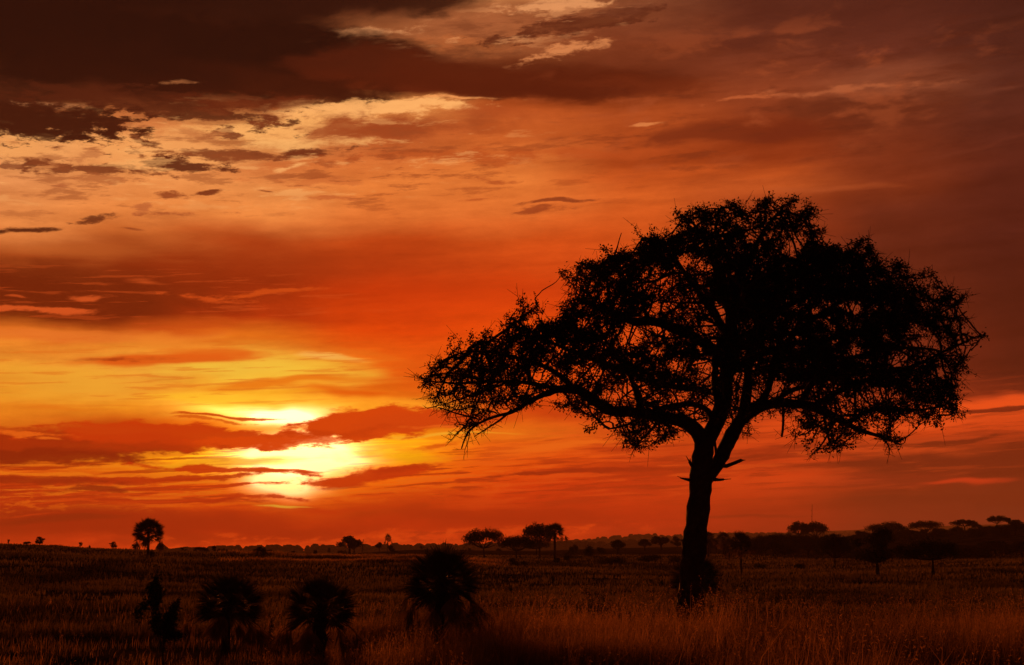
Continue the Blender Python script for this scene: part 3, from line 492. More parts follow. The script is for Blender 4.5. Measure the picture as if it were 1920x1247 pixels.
# traced limbs, resampled with a little wobble
nodes, par, tub = [], [], Tubes()
lim_end = []
for li, lb in enumerate(limbs):
    P = np.array([wp(a, b, c) for a, b, c, _ in lb]); rad = np.array([q[3] for q in lb])*PX
    seg = np.linalg.norm(np.diff(P, axis=0), axis=1); s = np.concatenate([[0], np.cumsum(seg)])
    n = max(4, int(s[-1]/.22)); t = np.linspace(0, s[-1], n)
    # Catmull-like smoothing through a fine linear sampling
    Q = np.stack([np.interp(t, s, P[:, k]) for k in range(3)], 1); rq = np.interp(t, s, rad)
    for _ in range(3): Q[1:-1] = Q[1:-1]*.5+(Q[:-2]+Q[2:])*.25; rq[1:-1] = rq[1:-1]*.5+(rq[:-2]+rq[2:])*.25
    if li: Q[2:] += np.cumsum(rng.normal(0, .014, (n-2, 3)), 0)*np.minimum(1, np.arange(n-2)/8)[:, None]
    rq = rq*(1+.10*(vnoise(t*2.2, t*0+li, 31)-.5)*2)
    if li == 0: rq[:5] *= np.linspace(1.25, 1, 5)
    tub.add(Q, rq*(1+.16*(vnoise(t*1.1, t*0+li+5, 32)-.5)), 18 if li < 4 else 9, .10)
    if li and lb[0][3] < 3.5:                 # dead, bare branchlets with short spiny forks
        for k in range(len(lb)*4):
            q = Q[rng.integers(1, n)]; d = rng.normal(0, 1, 3)+np.array([0, 0, -.5]); d /= np.linalg.norm(d); e = q+d*rng.uniform(.15, .55)
            tub.add_segments(q[None], e[None], np.array([.011]), np.array([.005]), 3)
            m_ = (q+e)/2; d2 = d+rng.normal(0, .7, 3); d2 /= np.linalg.norm(d2); tub.add_segments(m_[None], (m_+d2*.2)[None], np.array([.008]), np.array([.004]), 3)
    elif li:
        k0 = len(nodes)
        for q in range(2, n): nodes.append(Q[q]); par.append(-1 if q == 2 else len(nodes)-2)
NL = len(nodes)
# space colonisation: twigs grow towards the light points of the crown
STEP, KILL, INF = .19, .25, 1.9
nodes = [np.array(p) for p in nodes]; alive = np.ones(len(ATT), bool)
bd = np.full(len(ATT), 1e9); bi = np.zeros(len(ATT), int); newi = list(range(NL))
for it in range(95):
    kd = kdtree.KDTree(len(newi))
    for q in newi: kd.insert(nodes[q], q)
    kd.balance()
    for a in np.nonzero(alive)[0]:
        _, q, d = kd.find(ATT[a])
        if d < bd[a]: bd[a] = d; bi[a] = q
    alive &= bd > KILL
    act = np.nonzero(alive & (bd < INF))[0]
    if len(act) < 25: break
    arr = np.array(nodes); dirs = {}
    v = ATT[act]-arr[bi[act]]; v /= np.linalg.norm(v, axis=1)[:, None]
    acc = np.zeros((len(nodes), 3)); np.add.at(acc, bi[act], v); used = np.unique(bi[act]); newi = []
    for q in used:
        if rng.random() < (.55 if q < NL else .12): newi.append(int(q)); continue
        d = acc[q]; m = np.linalg.norm(d)
        if m < .05: bd[act[bi[act] == q]] = 1e9; continue
        pd = nodes[q]-nodes[par[q]] if par[q] >= 0 else d*0
        d = d/m+pd/STEP*.3+rng.normal(0, .16, 3); d /= np.linalg.norm(d)
        nodes.append(nodes[q]+d*STEP*rng.uniform(.8, 1.2)); par.append(q); newi.append(len(nodes)-1)
    if not newi: break
NODE = np.array(nodes); PAR = np.array(par); n = len(NODE)
cntc = np.zeros(n, int); load = np.ones(n)
for q in range(n-1, NL-1, -1): load[PAR[q]] += load[q]; cntc[PAR[q]] += 1
rad = .0095*load**.42
idx = np.arange(NL, n); tub.add_segments(NODE[PAR[idx]], NODE[idx], np.minimum(rad[PAR[idx]], rad[idx]*1.5), rad[idx], 4)
# bare spiny twiglets sticking out
tip = idx[(cntc[idx] == 0)]; d0 = NODE[tip]-NODE[PAR[tip]]; d0 /= np.linalg.norm(d0, axis=1)[:, None]
u_, v_ = px_of(NODE[tip])
bare = np.exp(-(((u_-850)/75)**2+((v_-765)/60)**2))+.5*np.exp(-((v_-830)/30)**2)+.6*np.exp(-(((u_-1790)/25)**2+((v_-570)/30)**2))
for rep, (ln0, ln1, pr) in enumerate([(.2, .5, .7), (.35, .9, .3), (.3, .8, .25)]):
    k = rng.random(len(tip)) < pr+bare*.6; T = tip[k]; dd = d0[k]+rng.normal(0, .45, (k.sum(), 3)); dd /= np.linalg.norm(dd, axis=1)[:, None]
    E = NODE[T]+dd*rng.uniform(ln0, ln1, k.sum())[:, None]; tub.add_segments(NODE[T], E, np.full(k.sum(), .010), np.full(k.sum(), .006), 3)
    k2 = rng.random(len(T)) < .5; Mid = NODE[T][k2]*.5+E[k2]*.5; d2 = dd[k2]+rng.normal(0, .7, (k2.sum(), 3)); d2 /= np.linalg.norm(d2, axis=1)[:, None]
    tub.add_segments(Mid, Mid+d2*rng.uniform(.1, .3, k2.sum())[:, None], np.full(k2.sum(), .007), np.full(k2.sum(), .004), 3)
def rel(o, loc): o.location = -Vector(loc); return o
rel(tub.make('trunk', MAT['bark'], tree), TB)
# leaves along the outer twigs
fine = idx[load[idx] <= 5]; u_, v_ = px_of(NODE[fine])
FN = NODE[fine]
cl = vnoise(FN[:, 0]/.75+FN[:, 1]*.9, FN[:, 2]/.42+FN[:, 1]*.5, 41)*.6+vnoise(FN[:, 0]/.3+9, FN[:, 2]/.22+FN[:, 1]/.4, 42)*.4
tipf = 1+1.3*(load[fine] <= 2)
den = 7.6*np.clip((cl-.40)*6, .08, 1.5)*tipf
for cx, cy, rx, ry, g in DENSE: den += 14*g*np.clip((cl-.24)*6, .2, 1.3)*np.exp(-(((u_-cx)/rx)**2+((v_-cy)/ry)**2))
den *= 1-.93*np.clip(np.exp(-(((u_-830)/70)**2+((v_-770)/50)**2))+.8*np.exp(-(((u_-1795)/22)**2+((v_-570)/35)**2)), 0, 1)
for cx, cy, rx, ry in GAPS: den *= 1-.8*np.exp(-(((u_-cx)/rx)**2+((v_-cy)/ry)**2)**2)
cn = rng.poisson(np.clip(den, 0, 34)); LP = np.repeat(NODE[fine], cn, 0); tw = np.repeat(NODE[fine]-NODE[PAR[fine]], cn, 0); LP = LP+tw*rng.uniform(-1, 1.1, (len(LP), 1))+rng.normal(0, .075, LP.shape)
lv, lf = leaf_quads(LP, .10, .58)
rel(mesh('crown', lv, [lf], MAT['leaf'], tree), TB)
def stub(pts, jag=3):
    t = Tubes(); P = np.array([wp(a, b, c) for a, b, c, _ in pts]); t.add(P, [q[3]*PX for q in pts], 8, .15)
    e = P[-1]; d = P[-1]-P[-2]; d /= np.linalg.norm(d)
    for k in range(jag):
        t.add([e-d*.05, e+d*rng.uniform(.06, .2)+rng.normal(0, .05, 3)], [pts[-1][3]*PX*.6, .01], 5)
    return rel(t.make('branch_stub', MAT['bark'], tree), TB)
stub([(1352,872,.2,5),(1362,874,.1,4),(1378,868,-.1,3.6),(1390,863,-.3,3.4)]); stub([(1305,905,0,4),(1292,900,-.3,3),(1279,897,-.5,1.6)])
stub([(1338,899,0,4),(1348,900,-.3,2.5),(1357,899,-.4,2)],1); stub([(1303,880,0,4),(1296,872,-.3,3),(1293,866,-.4,3)],2)
stub([(1334,880,.1,4),(1340,870,-.3,3.2),(1343,850,-.4,3),(1340,828,-.5,2.4)],1)
print('acacia', n, 'nodes', len(LP), 'leaves')

# ------------------------------------------------------------------ small trees, prototypes one metre high
def crown_from_blobs(blobs, nleaf, size, slim=.75):
    vol = np.array([b[3]*b[4]*b[5] for b in blobs])**.66; k = rng.choice(len(blobs), nleaf, p=vol/vol.sum()); B = np.array(blobs)[k]
    d = unit(nleaf); r = rng.random(nleaf)**.45; r *= .72+.45*vnoise(d[:, 0]*3+k*7.3, d[:, 2]*3+d[:, 1]*2, 5)
    P = B[:, :3]+d*r[:, None]*B[:, 3:6]
    return leaf_quads(P, size, slim)
def limb_to(t, a, b, ra, rb, sag=.15):
    a = np.array(a, float); b = np.array(b, float); s = np.linspace(0, 1, 6)[:, None]
    mid = (a+b)/2+np.array([(b[0]-a[0])*.15, (b[1]-a[1])*.15, -sag*np.linalg.norm(b-a)*.5])+rng.normal(0, .012, 3)
    P = (1-s)**2*a+2*s*(1-s)*mid+s*s*b; t.add(P, np.linspace(ra, rb, 6), 5, .1)
def proto(kind, nleaf=2600, size=.045, wide=1.0):
    """returns (trunk mesh, crown mesh) of a plant 1 m high"""
    t = Tubes(); bl = []
    if kind == 'umbrella':
        fork = rng.uniform(.3, .42); lean = rng.normal(0, .05)
        t.add([(0,0,-.05),(lean*.4,0,fork*.5),(lean,0,fork)], [.05,.036,.03], 7, .1)
        for k in range(15):
            a = k*2.4+rng.uniform(-.3, .3); r = wide*(.12+.36*math.sqrt(k/14)); c = (lean+math.cos(a)*r, math.sin(a)*r, .80-.24*(r/wide/.5)**2+rng.uniform(-.06, .05))
            bl.append(c+(.2*wide, .2*wide, .17)); limb_to(t, (lean,0,fork), (c[0],c[1],c[2]-.03), .018, .006)
    elif kind == 'round':
        t.add([(0,0,-.05),(.01,0,.2),(0,0,.42)], [.055,.04,.03], 7, .1)
        for k in range(13):
            d = unit(1)[0]; d[2] = abs(d[2])*1.1-.35; c = np.array([0,0,.58])+d*np.array([.36*wide,.36*wide,.32])*rng.uniform(.45,1)
            bl.append(tuple(c)+(.19*wide,.19*wide,.14)); limb_to(t, (0,0,.3), c, .02, .006)
    elif kind == 'ragged':
        t.add([(0,0,-.05),(.02,0,.2),(.05,0,.4)], [.05,.04,.03], 7, .1)
        for k in range(20):
            a = rng.uniform(0, 6.28); z = rng.uniform(.35, .93); r = wide*rng.uniform(.1, .5)*(1.15-abs(z-.6)); c = (math.cos(a)*r, math.sin(a)*r, z)
            bl.append(c+(.17*wide*rng.uniform(.6,1.3),.17*wide,.10)); limb_to(t, (.04,0,.3), c, .02, .005)
    elif kind == 'bush':
        for k in range(12):
            a = rng.uniform(0, 6.28); r = wide*rng.uniform(0, .42); z = rng.uniform(.12, .72)*(1-.6*(r/wide/.5)**2)
            c = (math.cos(a)*r, math.sin(a)*r, z); bl.append(c+(.22*wide,.22*wide,.22)); limb_to(t, (c[0]*.2,c[1]*.2,-.03), c, .02, .005)
    elif kind == 'mound':
        for k in range(9):
            a = rng.uniform(0, 6.28); r = wide*rng.uniform(0, .38); c = (math.cos(a)*r, math.sin(a)*r, .3)
            bl.append(c+(.2*wide,.2*wide,.42)); limb_to(t, (c[0]*.3,c[1]*.3,-.03), c, .02, .006)
    V_, F_ = crown_from_blobs(bl, nleaf, size)
    return (np.concatenate(t.v), np.concatenate(t.f)), (V_, F_)
def fan(T, Q, base, d, length, blade, nseg=18, spread=2.5, droop=.25, fold=.25, closed=1.0):
    """one fan leaf: petiole into T, pointed segments into list Q"""
    d = np.array(d, float); d /= np.linalg.norm(d); base = np.array(base, float)
    hub = base+d*length; hub[2] -= droop*length*.3
    mid = (base+hub)/2; mid[2] += .08*length
    T.add([base, mid, hub], [blade*.022, blade*.018, blade*.014], 4)
    side = np.cross(d, [0, 0, 1.]); side /= np.linalg.norm(side)+1e-9; up = np.cross(side, d)
    roll = rng.uniform(-.7, .7); s2 = side*math.cos(roll)+up*math.sin(roll); u2 = np.cross(s2, d)
    for k in range(nseg):
        a = (k/(nseg-1)-.5)*spread*closed; L_ = blade*(1-.25*abs(a)/1.5)*rng.uniform(.85, 1.08)
        dr = d*math.cos(a)+s2*math.sin(a)+u2*(fold*abs(math.sin(a))+rng.normal(0, .06)); dr /= np.linalg.norm(dr)
        pr = np.cross(dr, u2); pr /= np.linalg.norm(pr)+1e-9; wd = blade*.036
        m = hub+dr*L_*.55; m[2] -= droop*L_*.06; e = hub+dr*L_; e[2] -= droop*L_*.30
        Q.append([hub, m+pr*wd, e, m-pr*wd])
def palm(parent_fn, H, crown_r, nfans=44, nseg=18, dead=4, trunk_r=.16, mats=True, skirt=.0, seed_loc=None, lean=0.0):
    """builds parts through parent_fn(name, v, f, mat)"""
    t = Tubes(); Q = []
    zs = np.linspace(-.1, H, 9); wob = rng.normal(0, .02, 9)*H
    t.add(np.stack([wob*.3+lean*(zs/H)**2, wob*.2, zs], 1), trunk_r*np.array([1.25,1.1,1,.95,1,.95,1.0,1.05,.9]), 10, .12)
    # old leaf bases on the trunk
    for k in range(26):
        z = rng.uniform(.3, .97)*H; a = rng.uniform(0, 6.28); b = np.array([math.cos(a)*trunk_r*.8+lean*(z/H)**2, math.sin(a)*trunk_r*.8, z])
        t.add([b, b+np.array([math.cos(a)*.10, math.sin(a)*.10, .12])*trunk_r/.16], [.02*trunk_r/.16, .01*trunk_r/.16], 4)
    parent_fn('trunk', np.concatenate(t.v), [np.concatenate(t.f)], MAT['bark'])
    T = Tubes(); top = np.array([lean, 0, H])
    for k in range(nfans):
        f_ = (k+.5)/nfans; el = math.asin(1-1.62*f_); a = k*2.39996+rng.uniform(-.2, .2)
        d = (math.cos(a)*math.cos(el), math.sin(a)*math.cos(el), math.sin(el)+.05)
        q_ = rng.uniform(.42, .62) if crown_r > .8 and nfans > 55 else rng.uniform(.3, .5); fan(T, Q, top, d, crown_r*q_, crown_r*(rng.uniform(.9, 1.12)-q_), nseg, 2.6, rng.uniform(.1, .45))
    q = np.array(Q).reshape(-1, 3); tv = np.concatenate(T.v); tf = np.concatenate(T.f)
    parent_fn('crown', np.concatenate([tv, q]), [np.concatenate([tf, np.arange(len(q)).reshape(-1, 4)+len(tv)])], MAT['palm'])
    for k in range(dead):
        a = 6.283*k/dead+rng.uniform(-.4, .4); T = Tubes(); Q = []
        L_ = crown_r*rng.uniform(.55, 1.0); hub = top+np.array([math.cos(a)*L_, math.sin(a)*L_, -crown_r*rng.uniform(.25, .6)])
        mid = top+(hub-top)*.5+np.array([0, 0, .1*crown_r]); T.add([top, mid, hub], [crown_r*.014, crown_r*.012, crown_r*.01], 4)
        fan(T, Q, hub, (math.cos(a)*.25, math.sin(a)*.25, -1), .02, crown_r*rng.uniform(.55, .85), 18, 1.5, .1, .5)
        for z in range(8):
            fan_q = rng.normal(0, crown_r*.06, 3)+hub; e = fan_q+np.array([rng.normal(0, .08), rng.normal(0, .08), -rng.uniform(.4, .75)])*crown_r; w_ = crown_r*.02
            m = (fan_q+e)/2; Q.append([fan_q, m+np.array([w_, 0, 0]), e, m-np.array([w_, 0, 0])])
        q = np.array(Q).reshape(-1, 3); tv = np.concatenate(T.v); tf = np.concatenate(T.f)
        parent_fn('dead_frond', np.concatenate([tv, q]), [np.concatenate([tf, np.arange(len(q)).reshape(-1, 4)+len(tv)])], MAT['dead'])
PROT = {}
def mkproto(key, *a, **k):
    (tv, tf), (cv, cf) = proto(*a, **k)
    PROT[key] = []
    for nm_, v_, f_, m_ in (('stems' if key[:3] in ('bus', 'mou') else 'trunk', tv, tf, MAT['bark']), ('crown', cv, cf, MAT['leaf2'])):
        o = mesh(nm_, v_, [f_], m_); PROT[key].append((nm_, o.data)); bpy.data.objects.remove(o)
for k in range(4): mkproto('umbrella%d' % k, 'umbrella', 6500, .045, 1.3+.15*k)
for k in range(3): mkproto('round%d' % k, 'round', 5000, .05, 1.0+.1*k)
for k in range(2): mkproto('ragged%d' % k, 'ragged', 5200, .045, 1.0+.15*k)
for k in range(4): mkproto('bush%d' % k, 'bush', 4500, .05, 1.2)
for k in range(3): mkproto('mound%d' % k, 'mound', 3500, .06, 2.4)
for k in range(2):
    PROT['palm%d' % k] = []
    def pf(nm_, v_, f_, m_, k=k):
        o = mesh(nm_, v_, f_, m_); PROT['palm%d' % k].append((nm_, o.data)); bpy.data.objects.remove(o)
    palm(pf, .68, .36, 34, 12, 3, .028)
def place(kind, px, base_py_or_r, top_py, width_px, name, label, cat, group=None, r=None, rz=None, sink=0.0):
    """stand a plant on the ground r metres out on bearing px so that it is as tall and wide as it really looks"""
    g = G(px, r); h = EYE+g.y*tan_el(top_py)-g.z; wm = width_px*g.y/FH
    base_w = {'u': 1.15, 'r': .95, 'b': 1.0, 'm': 1.0, 'p': .68}[kind[0] if kind[:2] != 'ra' else 'r']
    if kind.startswith('umbrella'): base_w = .95*(1.3+.15*int(kind[-1]))
    if kind.startswith('mound'): base_w = 1.9
    if kind.startswith('bush'): base_w = 1.25
    o = empty(name, g, label, cat, group); s = wm/base_w; o.scale = (s, s, h*1.08); o.rotation_euler = (0, 0, rng.uniform(0, 6.28) if rz is None else rz)
    for nm_, me in PROT[kind]:
        c = bpy.data.objects.new(nm_, me); C.objects.link(c); c.parent = o
    return o

# ---- foreground fan palms
def palm_at(px, r, crown_py, top_py, crown_px, label, dead, nf=52, group=None, tr=5.5, name='fan_palm', lean=0.0):
    g = G(px, r); m = g.y/FH; cr = crown_px*m; H = EYE+g.y*tan_el(crown_py)-g.z
    o = empty(name, g, label, 'palm', group)
    palm(lambda n_, v_, f_, mt: mesh(n_, v_, f_, mt, o), H, cr, nf, 26, dead, tr*m, lean=lean*m); return o
FP = 'young fan palms among the foreground grass'
palm_at(427, 43, 1132, 1068, 74, 'young fan palm beside the thorny shrub, shaggy trunk and hanging dead fronds', 9, 62, FP, 8, 'fan_palm', 6)
palm_at(603, 40, 1142, 1075, 76, 'squat fan palm with the shortest trunk, dead fronds reaching the grass', 12, 62, FP, 12)
palm_at(820, 46, 1092, 1026, 80, 'tallest foreground fan palm, round crown on a shaggy trunk right of the squat one', 12, 68, FP, 12, 'fan_palm', 10)
palm_at(1303, 80, 1086, 1036, 58, 'fan palm half hidden right behind the trunk of the great acacia', 5, 40, None, 5)
palm_at(277, 212, 998, 972, 33, 'lone fan palm on the left hillside standing against the sunset', 5, 64, None, 2.6)
palm_at(1040, 305, 996, 975, 21, 'slender fan palm against the sky beside a flat-topped acacia', 5, 36, None, 2)
palm_at(1389, 188, 1018, 992, 26, 'fan palm with a thin bare trunk in front of the right-hand thicket', 4, 36, None, 1.8)
palm_at(1357, 430, 1010, 992, 18, 'distant fan palm between two others right of the acacia trunk', 3, 30, None, 2)
palm_at(1328, 400, 1008, 992, 15, 'small distant fan palm nearest the right edge of the acacia trunk', 4, 30, None, 2)

# ---- thorny shrub and bare saplings
def twiggy(name, label, px, r, top_py, width_px, stems=5, gens=4, leaves=0, cat='shrub', group=None, lean=0, thick=1.0, seed=0):
    g = G(px, r); m = g.y/FH; H = EYE+g.y*tan_el(top_py)-g.z; W_ = width_px*m
    o = empty(name, g, label, cat, group); t = Tubes(); tips = []
    def grow(p, d, L_, rd, lv):
        n_ = 5; P = [p]
        for _ in range(n_):
            d = d+rng.normal(0, .16, 3)+np.array([0, 0, .05]); d /= np.linalg.norm(d); P.append(P[-1]+d*L_/n_)
        t.add(P, np.linspace(rd, rd*.5, n_+1), 4)
        if lv == 0: tips.extend(P[1:]); return
        if lv <= 2: tips.extend(P[2:])
        for _ in range(3 if lv > 1 else 4):
            q = P[rng.integers(2, n_+1)]; dd = d+rng.normal(0, .6, 3)*np.array([W_/H*1.6, W_/H*1.6, .5]); dd /= np.linalg.norm(dd)
            grow(q, dd, L_*rng.uniform(.45, .75), rd*.5, lv-1)
    for k in range(stems):
        d = np.array([rng.normal(lean, .25*W_/H*1.5), rng.normal(0, .25*W_/H), 1.]); grow(np.array([rng.normal(0, .03)*W_, rng.normal(0, .03)*W_, -.03]), d/np.linalg.norm(d), H*rng.uniform(.4, .62), .013*thick*H, gens)
    V0 = np.concatenate(t.v); z1 = V0[:, 2].max(); sc = H/z1; hw = np.percentile(np.abs(V0[:, 0]), 99)*2; sx = W_/hw if not lean else sc
    S = np.array([sx, sx, sc]); mesh('stems', V0*S, [np.concatenate(t.f)], MAT['wood'], o)
    if leaves:
        P = np.array(tips)*S; P = P[rng.integers(0, len(P), leaves)]+rng.normal(0, .03*H/2, (leaves, 3)); v_, f_ = leaf_quads(P, .035*H, .55)
        mesh('foliage', v_, [f_], MAT['leaf2'], o)
    return o
twiggy('thorn_shrub', 'dark tangled thorny shrub at the lower left, left of the young fan palms', 316, 36.5, 1062, 96, 2, 4, 3600, thick=1.7)
twiggy('sapling', 'bare sapling with thin forking twigs left of the acacia trunk', 1125, 55, 1098, 50, 2, 3, 500, 'sapling', lean=-.25)
twiggy('sapling', 'crooked bare sapling standing between the two left young fan palms', 505, 44, 1148, 20, 1, 3, 250, 'sapling', thick=.8)
for px, r, tp, w_, lb in [(10,60,1160,16,'tiny sapling at the very left edge of the grass'),(38,60,1141,30,'bushiest of the little saplings at far left'),(56,60,1142,16,'little sapling just right of the bushiest far-left one'),(107,60,1153,9,'shortest stem of the sapling row below the hillside'),(117,60,1137,14,'tallest sapling of the row below the hillside'),(137,60,1140,8,'thin straight sapling third in the row below the hillside'),(149,60,1148,10,'dark leafy sapling at the right end of the row'),(239,64,1152,9,'lone tiny sapling in open grass left of the thorny shrub'),(177,50,1202,18,'slanting twiggy sapling in the lower left grass')]:
    twiggy('sapling', lb, px, r, tp, w_, 2, 2, 260, 'sapling', 'small saplings in the left grass', thick=1.6)

_T = 'first second third fourth fifth sixth seventh eighth ninth tenth eleventh twelfth thirteenth fourteenth fifteenth sixteenth seventeenth eighteenth nineteenth twentieth'.split()
_T += ['twenty-'+w for w in _T[:9]]+['thirtieth']
def ordered(items):
    """rank of every item from the left, in words"""
    o_ = sorted(range(len(items)), key=lambda q: items[q][0]); return {q: _T[k] for k, q in enumerate(o_)}
# ---- mid-distance trees one can tell apart
place('umbrella3', 908, 0, 989, 66, 'acacia_tree', 'open-crowned acacia right of the tallest foreground palm', 'tree', r=372, rz=.4)
place('umbrella1', 968, 0, 1003, 58, 'acacia_tree', 'low wide acacia just left of the flat-topped one', 'tree', r=362)
place('umbrella0', 1012, 0, 979, 52, 'acacia_tree', 'flat-topped acacia with slanting limbs, left neighbour of the slender palm', 'tree', r=400)
place('round1', 655, 0, 1004, 46, 'acacia_tree', 'round spreading tree on the hazy horizon right of the sun', 'tree', r=560)
place('round0', 664, 0, 1012, 26, 'bush', 'dark bush at the right foot of the round horizon tree', 'bush', r=556)
place('palm0', 727, 0, 1001, 15, 'fan_palm', 'small ragged palm on the horizon left of the tallest foreground palm', 'palm', r=600)
place('round1', 711, 0, 1016, 13, 'tree', 'very small tree touching the small ragged horizon palm', 'tree', r=600)
place('bush0', 733, 0, 1020, 18, 'bush', 'low bush under the small ragged horizon palm', 'bush', r=598)
place('bush1', 490, 0, 1021, 24, 'bush', 'upright leafy bush on the slope below the sun', 'bush', r=290)
place('bush3', 477, 0, 1027, 14, 'bush', 'small ragged bush left of the upright leafy one', 'bush', r=300)
place('round2', 506, 0, 1030, 14, 'bush', 'small round bush right of the upright leafy one', 'bush', r=330)
place('bush2', 467, 0, 1040, 14, 'bush', 'small dark bush on the slope lower left of the upright leafy one', 'bush', r=255)
place('round2', 1158, 0, 1010, 26, 'tree', 'dark dome-shaped tree left of a larger rounded pair near the trunk', 'tree', r=470)
place('round1', 1209, 0, 1010, 26, 'tree', 'small rounded tree touching the broadest dome tree', 'tree', r=560)
place('round0', 1240, 0, 1003, 44, 'tree', 'broadest dome-shaped tree on the rise left of the acacia trunk', 'tree', r=565)
place('ragged1', 1270, 0, 1008, 18, 'tree', 'thin ragged tree partly behind the left edge of the acacia trunk', 'tree', r=600)
place('bush3', 1104, 0, 1019, 32, 'bush', 'squarish dark bush standing low on the plain right of the slender palm', 'bush', r=420)
place('bush1', 1075, 0, 1018, 22, 'bush', 'round bush on the plain between the slender palm and the squarish bush', 'bush', r=520)
place('bush2', 1128, 0, 1024, 30, 'bush', 'low bush right of the squarish dark bush', 'bush', r=520)
place('umbrella2', 1006, 0, 1012, 46, 'bush', 'dark spreading bush between the foot of the flat-topped acacia and the slender palm', 'bush', r=470)
place('bush0', 1044, 0, 1043, 16, 'bush', 'small bush wrapped round the foot of the slender palm', 'bush', r=300)
place('bush0', 963, 0, 1043, 26, 'bush', 'dark bush at the foot of the low wide acacia', 'bush', r=270)
place('bush2', 983, 0, 1050, 16, 'bush', 'tiny bush right of the dark bush at the low wide acacia', 'bush', r=268)
place('mound0', 1066, 0, 1031, 20, 'bush', 'flat bush right of the slender palm', 'bush', r=340)
place('umbrella3', 1565, 0, 1000, 66, 'acacia_tree', 'small dark acacia on a thin trunk in front of the right-hand thicket', 'tree', r=240)
place('ragged1', 1645, 0, 998, 72, 'acacia_tree', 'dark drooping acacia leaning over a thin trunk on the right plain', 'tree', r=165)
place('umbrella2', 1748, 0, 1012, 104, 'acacia_tree', 'broad low dark acacia on the right plain', 'tree', r=168)
place('umbrella0', 1500, 0, 976, 34, 'acacia_tree', 'left one of the touching pair of umbrella acacias above the thicket', 'tree', r=640)
place('umbrella1', 1530, 0, 977, 42, 'acacia_tree', 'right one of the touching pair of umbrella acacias above the thicket', 'tree', r=650)
place('umbrella2', 1666, 0, 979, 66, 'acacia_tree', 'widest umbrella acacia on the right skyline', 'tree', r=650)
place('umbrella3', 1740, 0, 975, 54, 'acacia_tree', 'evenly domed umbrella acacia on the right skyline, second widest', 'tree', r=660)
place('umbrella0', 1811, 0, 973, 42, 'acacia_tree', 'umbrella acacia on the right skyline between the domed one and the small high one', 'tree', r=680)
place('umbrella1', 1872, 0, 966, 32, 'acacia_tree', 'small umbrella acacia highest on the right skyline', 'tree', r=700)
place('round0', 1894, 0, 968, 13, 'tree', 'tiny mushroom-shaped tree right of the highest skyline acacia', 'tree', r=700)
# shrubs along the crest of the left hill
for px, tp, w_, kd_, lb in [(15,1012,4,'ragged0','thin wisp of a shrub at the left end of the hill crest'),(50,1015,12,'umbrella0','tiny flat-topped shrub on the left hill crest'),(73,1008,16,'ragged1','wind-bent little tree on the left hill crest'),(105,1019,24,'mound0','low mound of scrub on the left hill crest'),(150,1017,6,'ragged0','upright dead tuft on the left hill crest'),(167,1021,8,'bush3','small scrub tuft right of the upright dead tuft'),(212,1017,12,'ragged1','forked bare shrub on the crest left of the lone palm'),(250,1021,6,'ragged0','small shrub on the crest just left of the lone palm'),(285,1027,11,'bush1','shrub leaning on the foot of the lone hillside palm')]:
    place(kd_, px, 0, tp, w_, 'shrub', lb, 'shrub', 'shrubs on the left hill crest', r=298 if px != 285 else 216)
CR = [(318,1030,8),(343,1028,10),(365,1029,10),(377,1025,22),(387,1027,16),(400,1024,8),(411,1028,10),(421,1026,12),(448,1031,10)]
RK = ordered(CR)
for k, (px, tp, w_) in enumerate(CR):
    place(['bush0','ragged1','bush2','umbrella1','bush3','ragged0','round1','bush1','ragged0'][k], px, 0, tp, w_, 'shrub', RK[k]+' small shrub along the hill crest counting right from the lone palm', 'shrub', 'shrubs fringing the hill crest right of the lone palm', r=318)
# scrub on the hazy flat and the middle plain
CR = [(530,420,1036,10),(549,420,1031,10),(556,420,1034,12),(578,430,1037,12),(591,430,1030,8),(617,450,1027,6),(632,450,1036,14),(640,560,1029,20),(657,300,1042,34),(690,290,1044,24),(760,480,1035,12),(790,600,1024,6),(880,600,1026,8),(935,540,1028,10)]
RK = ordered(CR)
for k, (px, r_, tp, w_) in enumerate(CR):
    place(['bush1','round0','bush2','ragged0','round2','palm1','bush3','mound1','bush0','mound2','bush1','ragged1','bush2','round1'][k], px, 0, tp, w_, 'shrub', RK[k]+' from the left of the small dark shrubs dotting the hazy flat', 'shrub', 'scrub on the hazy flat', r=r_)
CR = [(1369,182,1073,34),(1402,186,1078,26),(1445,178,1076,20),(1485,178,1072,30),(1608,160,1083,16),(1783,178,1070,26),(1816,172,1075,16),(1150,300,1040,60),(1215,330,1038,70),(1268,320,1040,40),(1135,200,1068,44),(1060,200,1064,30),(1215,150,1082,22),(1239,130,1084,10),(958,110,1090,8),(1035,150,1074,12),(1165,180,1074,14),(1425,260,1052,30),(1500,250,1054,26)]
RK = ordered(CR)
for k, (px, r_, tp, w_) in enumerate(CR):
    place(['mound0','bush0','mound1','bush2','mound2'][k % 5], px, 0, tp, w_, 'bush', RK[k]+' from the left of the low dark bushes on the plain', 'bush', 'low bushes on the plain behind the great acacia', r=r_)
place('mound1', 1060, 0, 1166, 34, 'bush', 'low dark clump in the foreground grass midway between palm and acacia', 'bush', r=60)
place('mound2', 1205, 0, 1146, 32, 'bush', 'low dark clump in the grass just left of the acacia foot', 'bush', r=72)
place('bush3', 1318, 0, 1150, 20, 'bush', 'leafy tuft at the right foot of the great acacia', 'bush', r=54)
place('mound0', 35, 0, 1216, 30, 'bush', 'low dark bush in the lower left corner of the grass', 'bush', r=44)
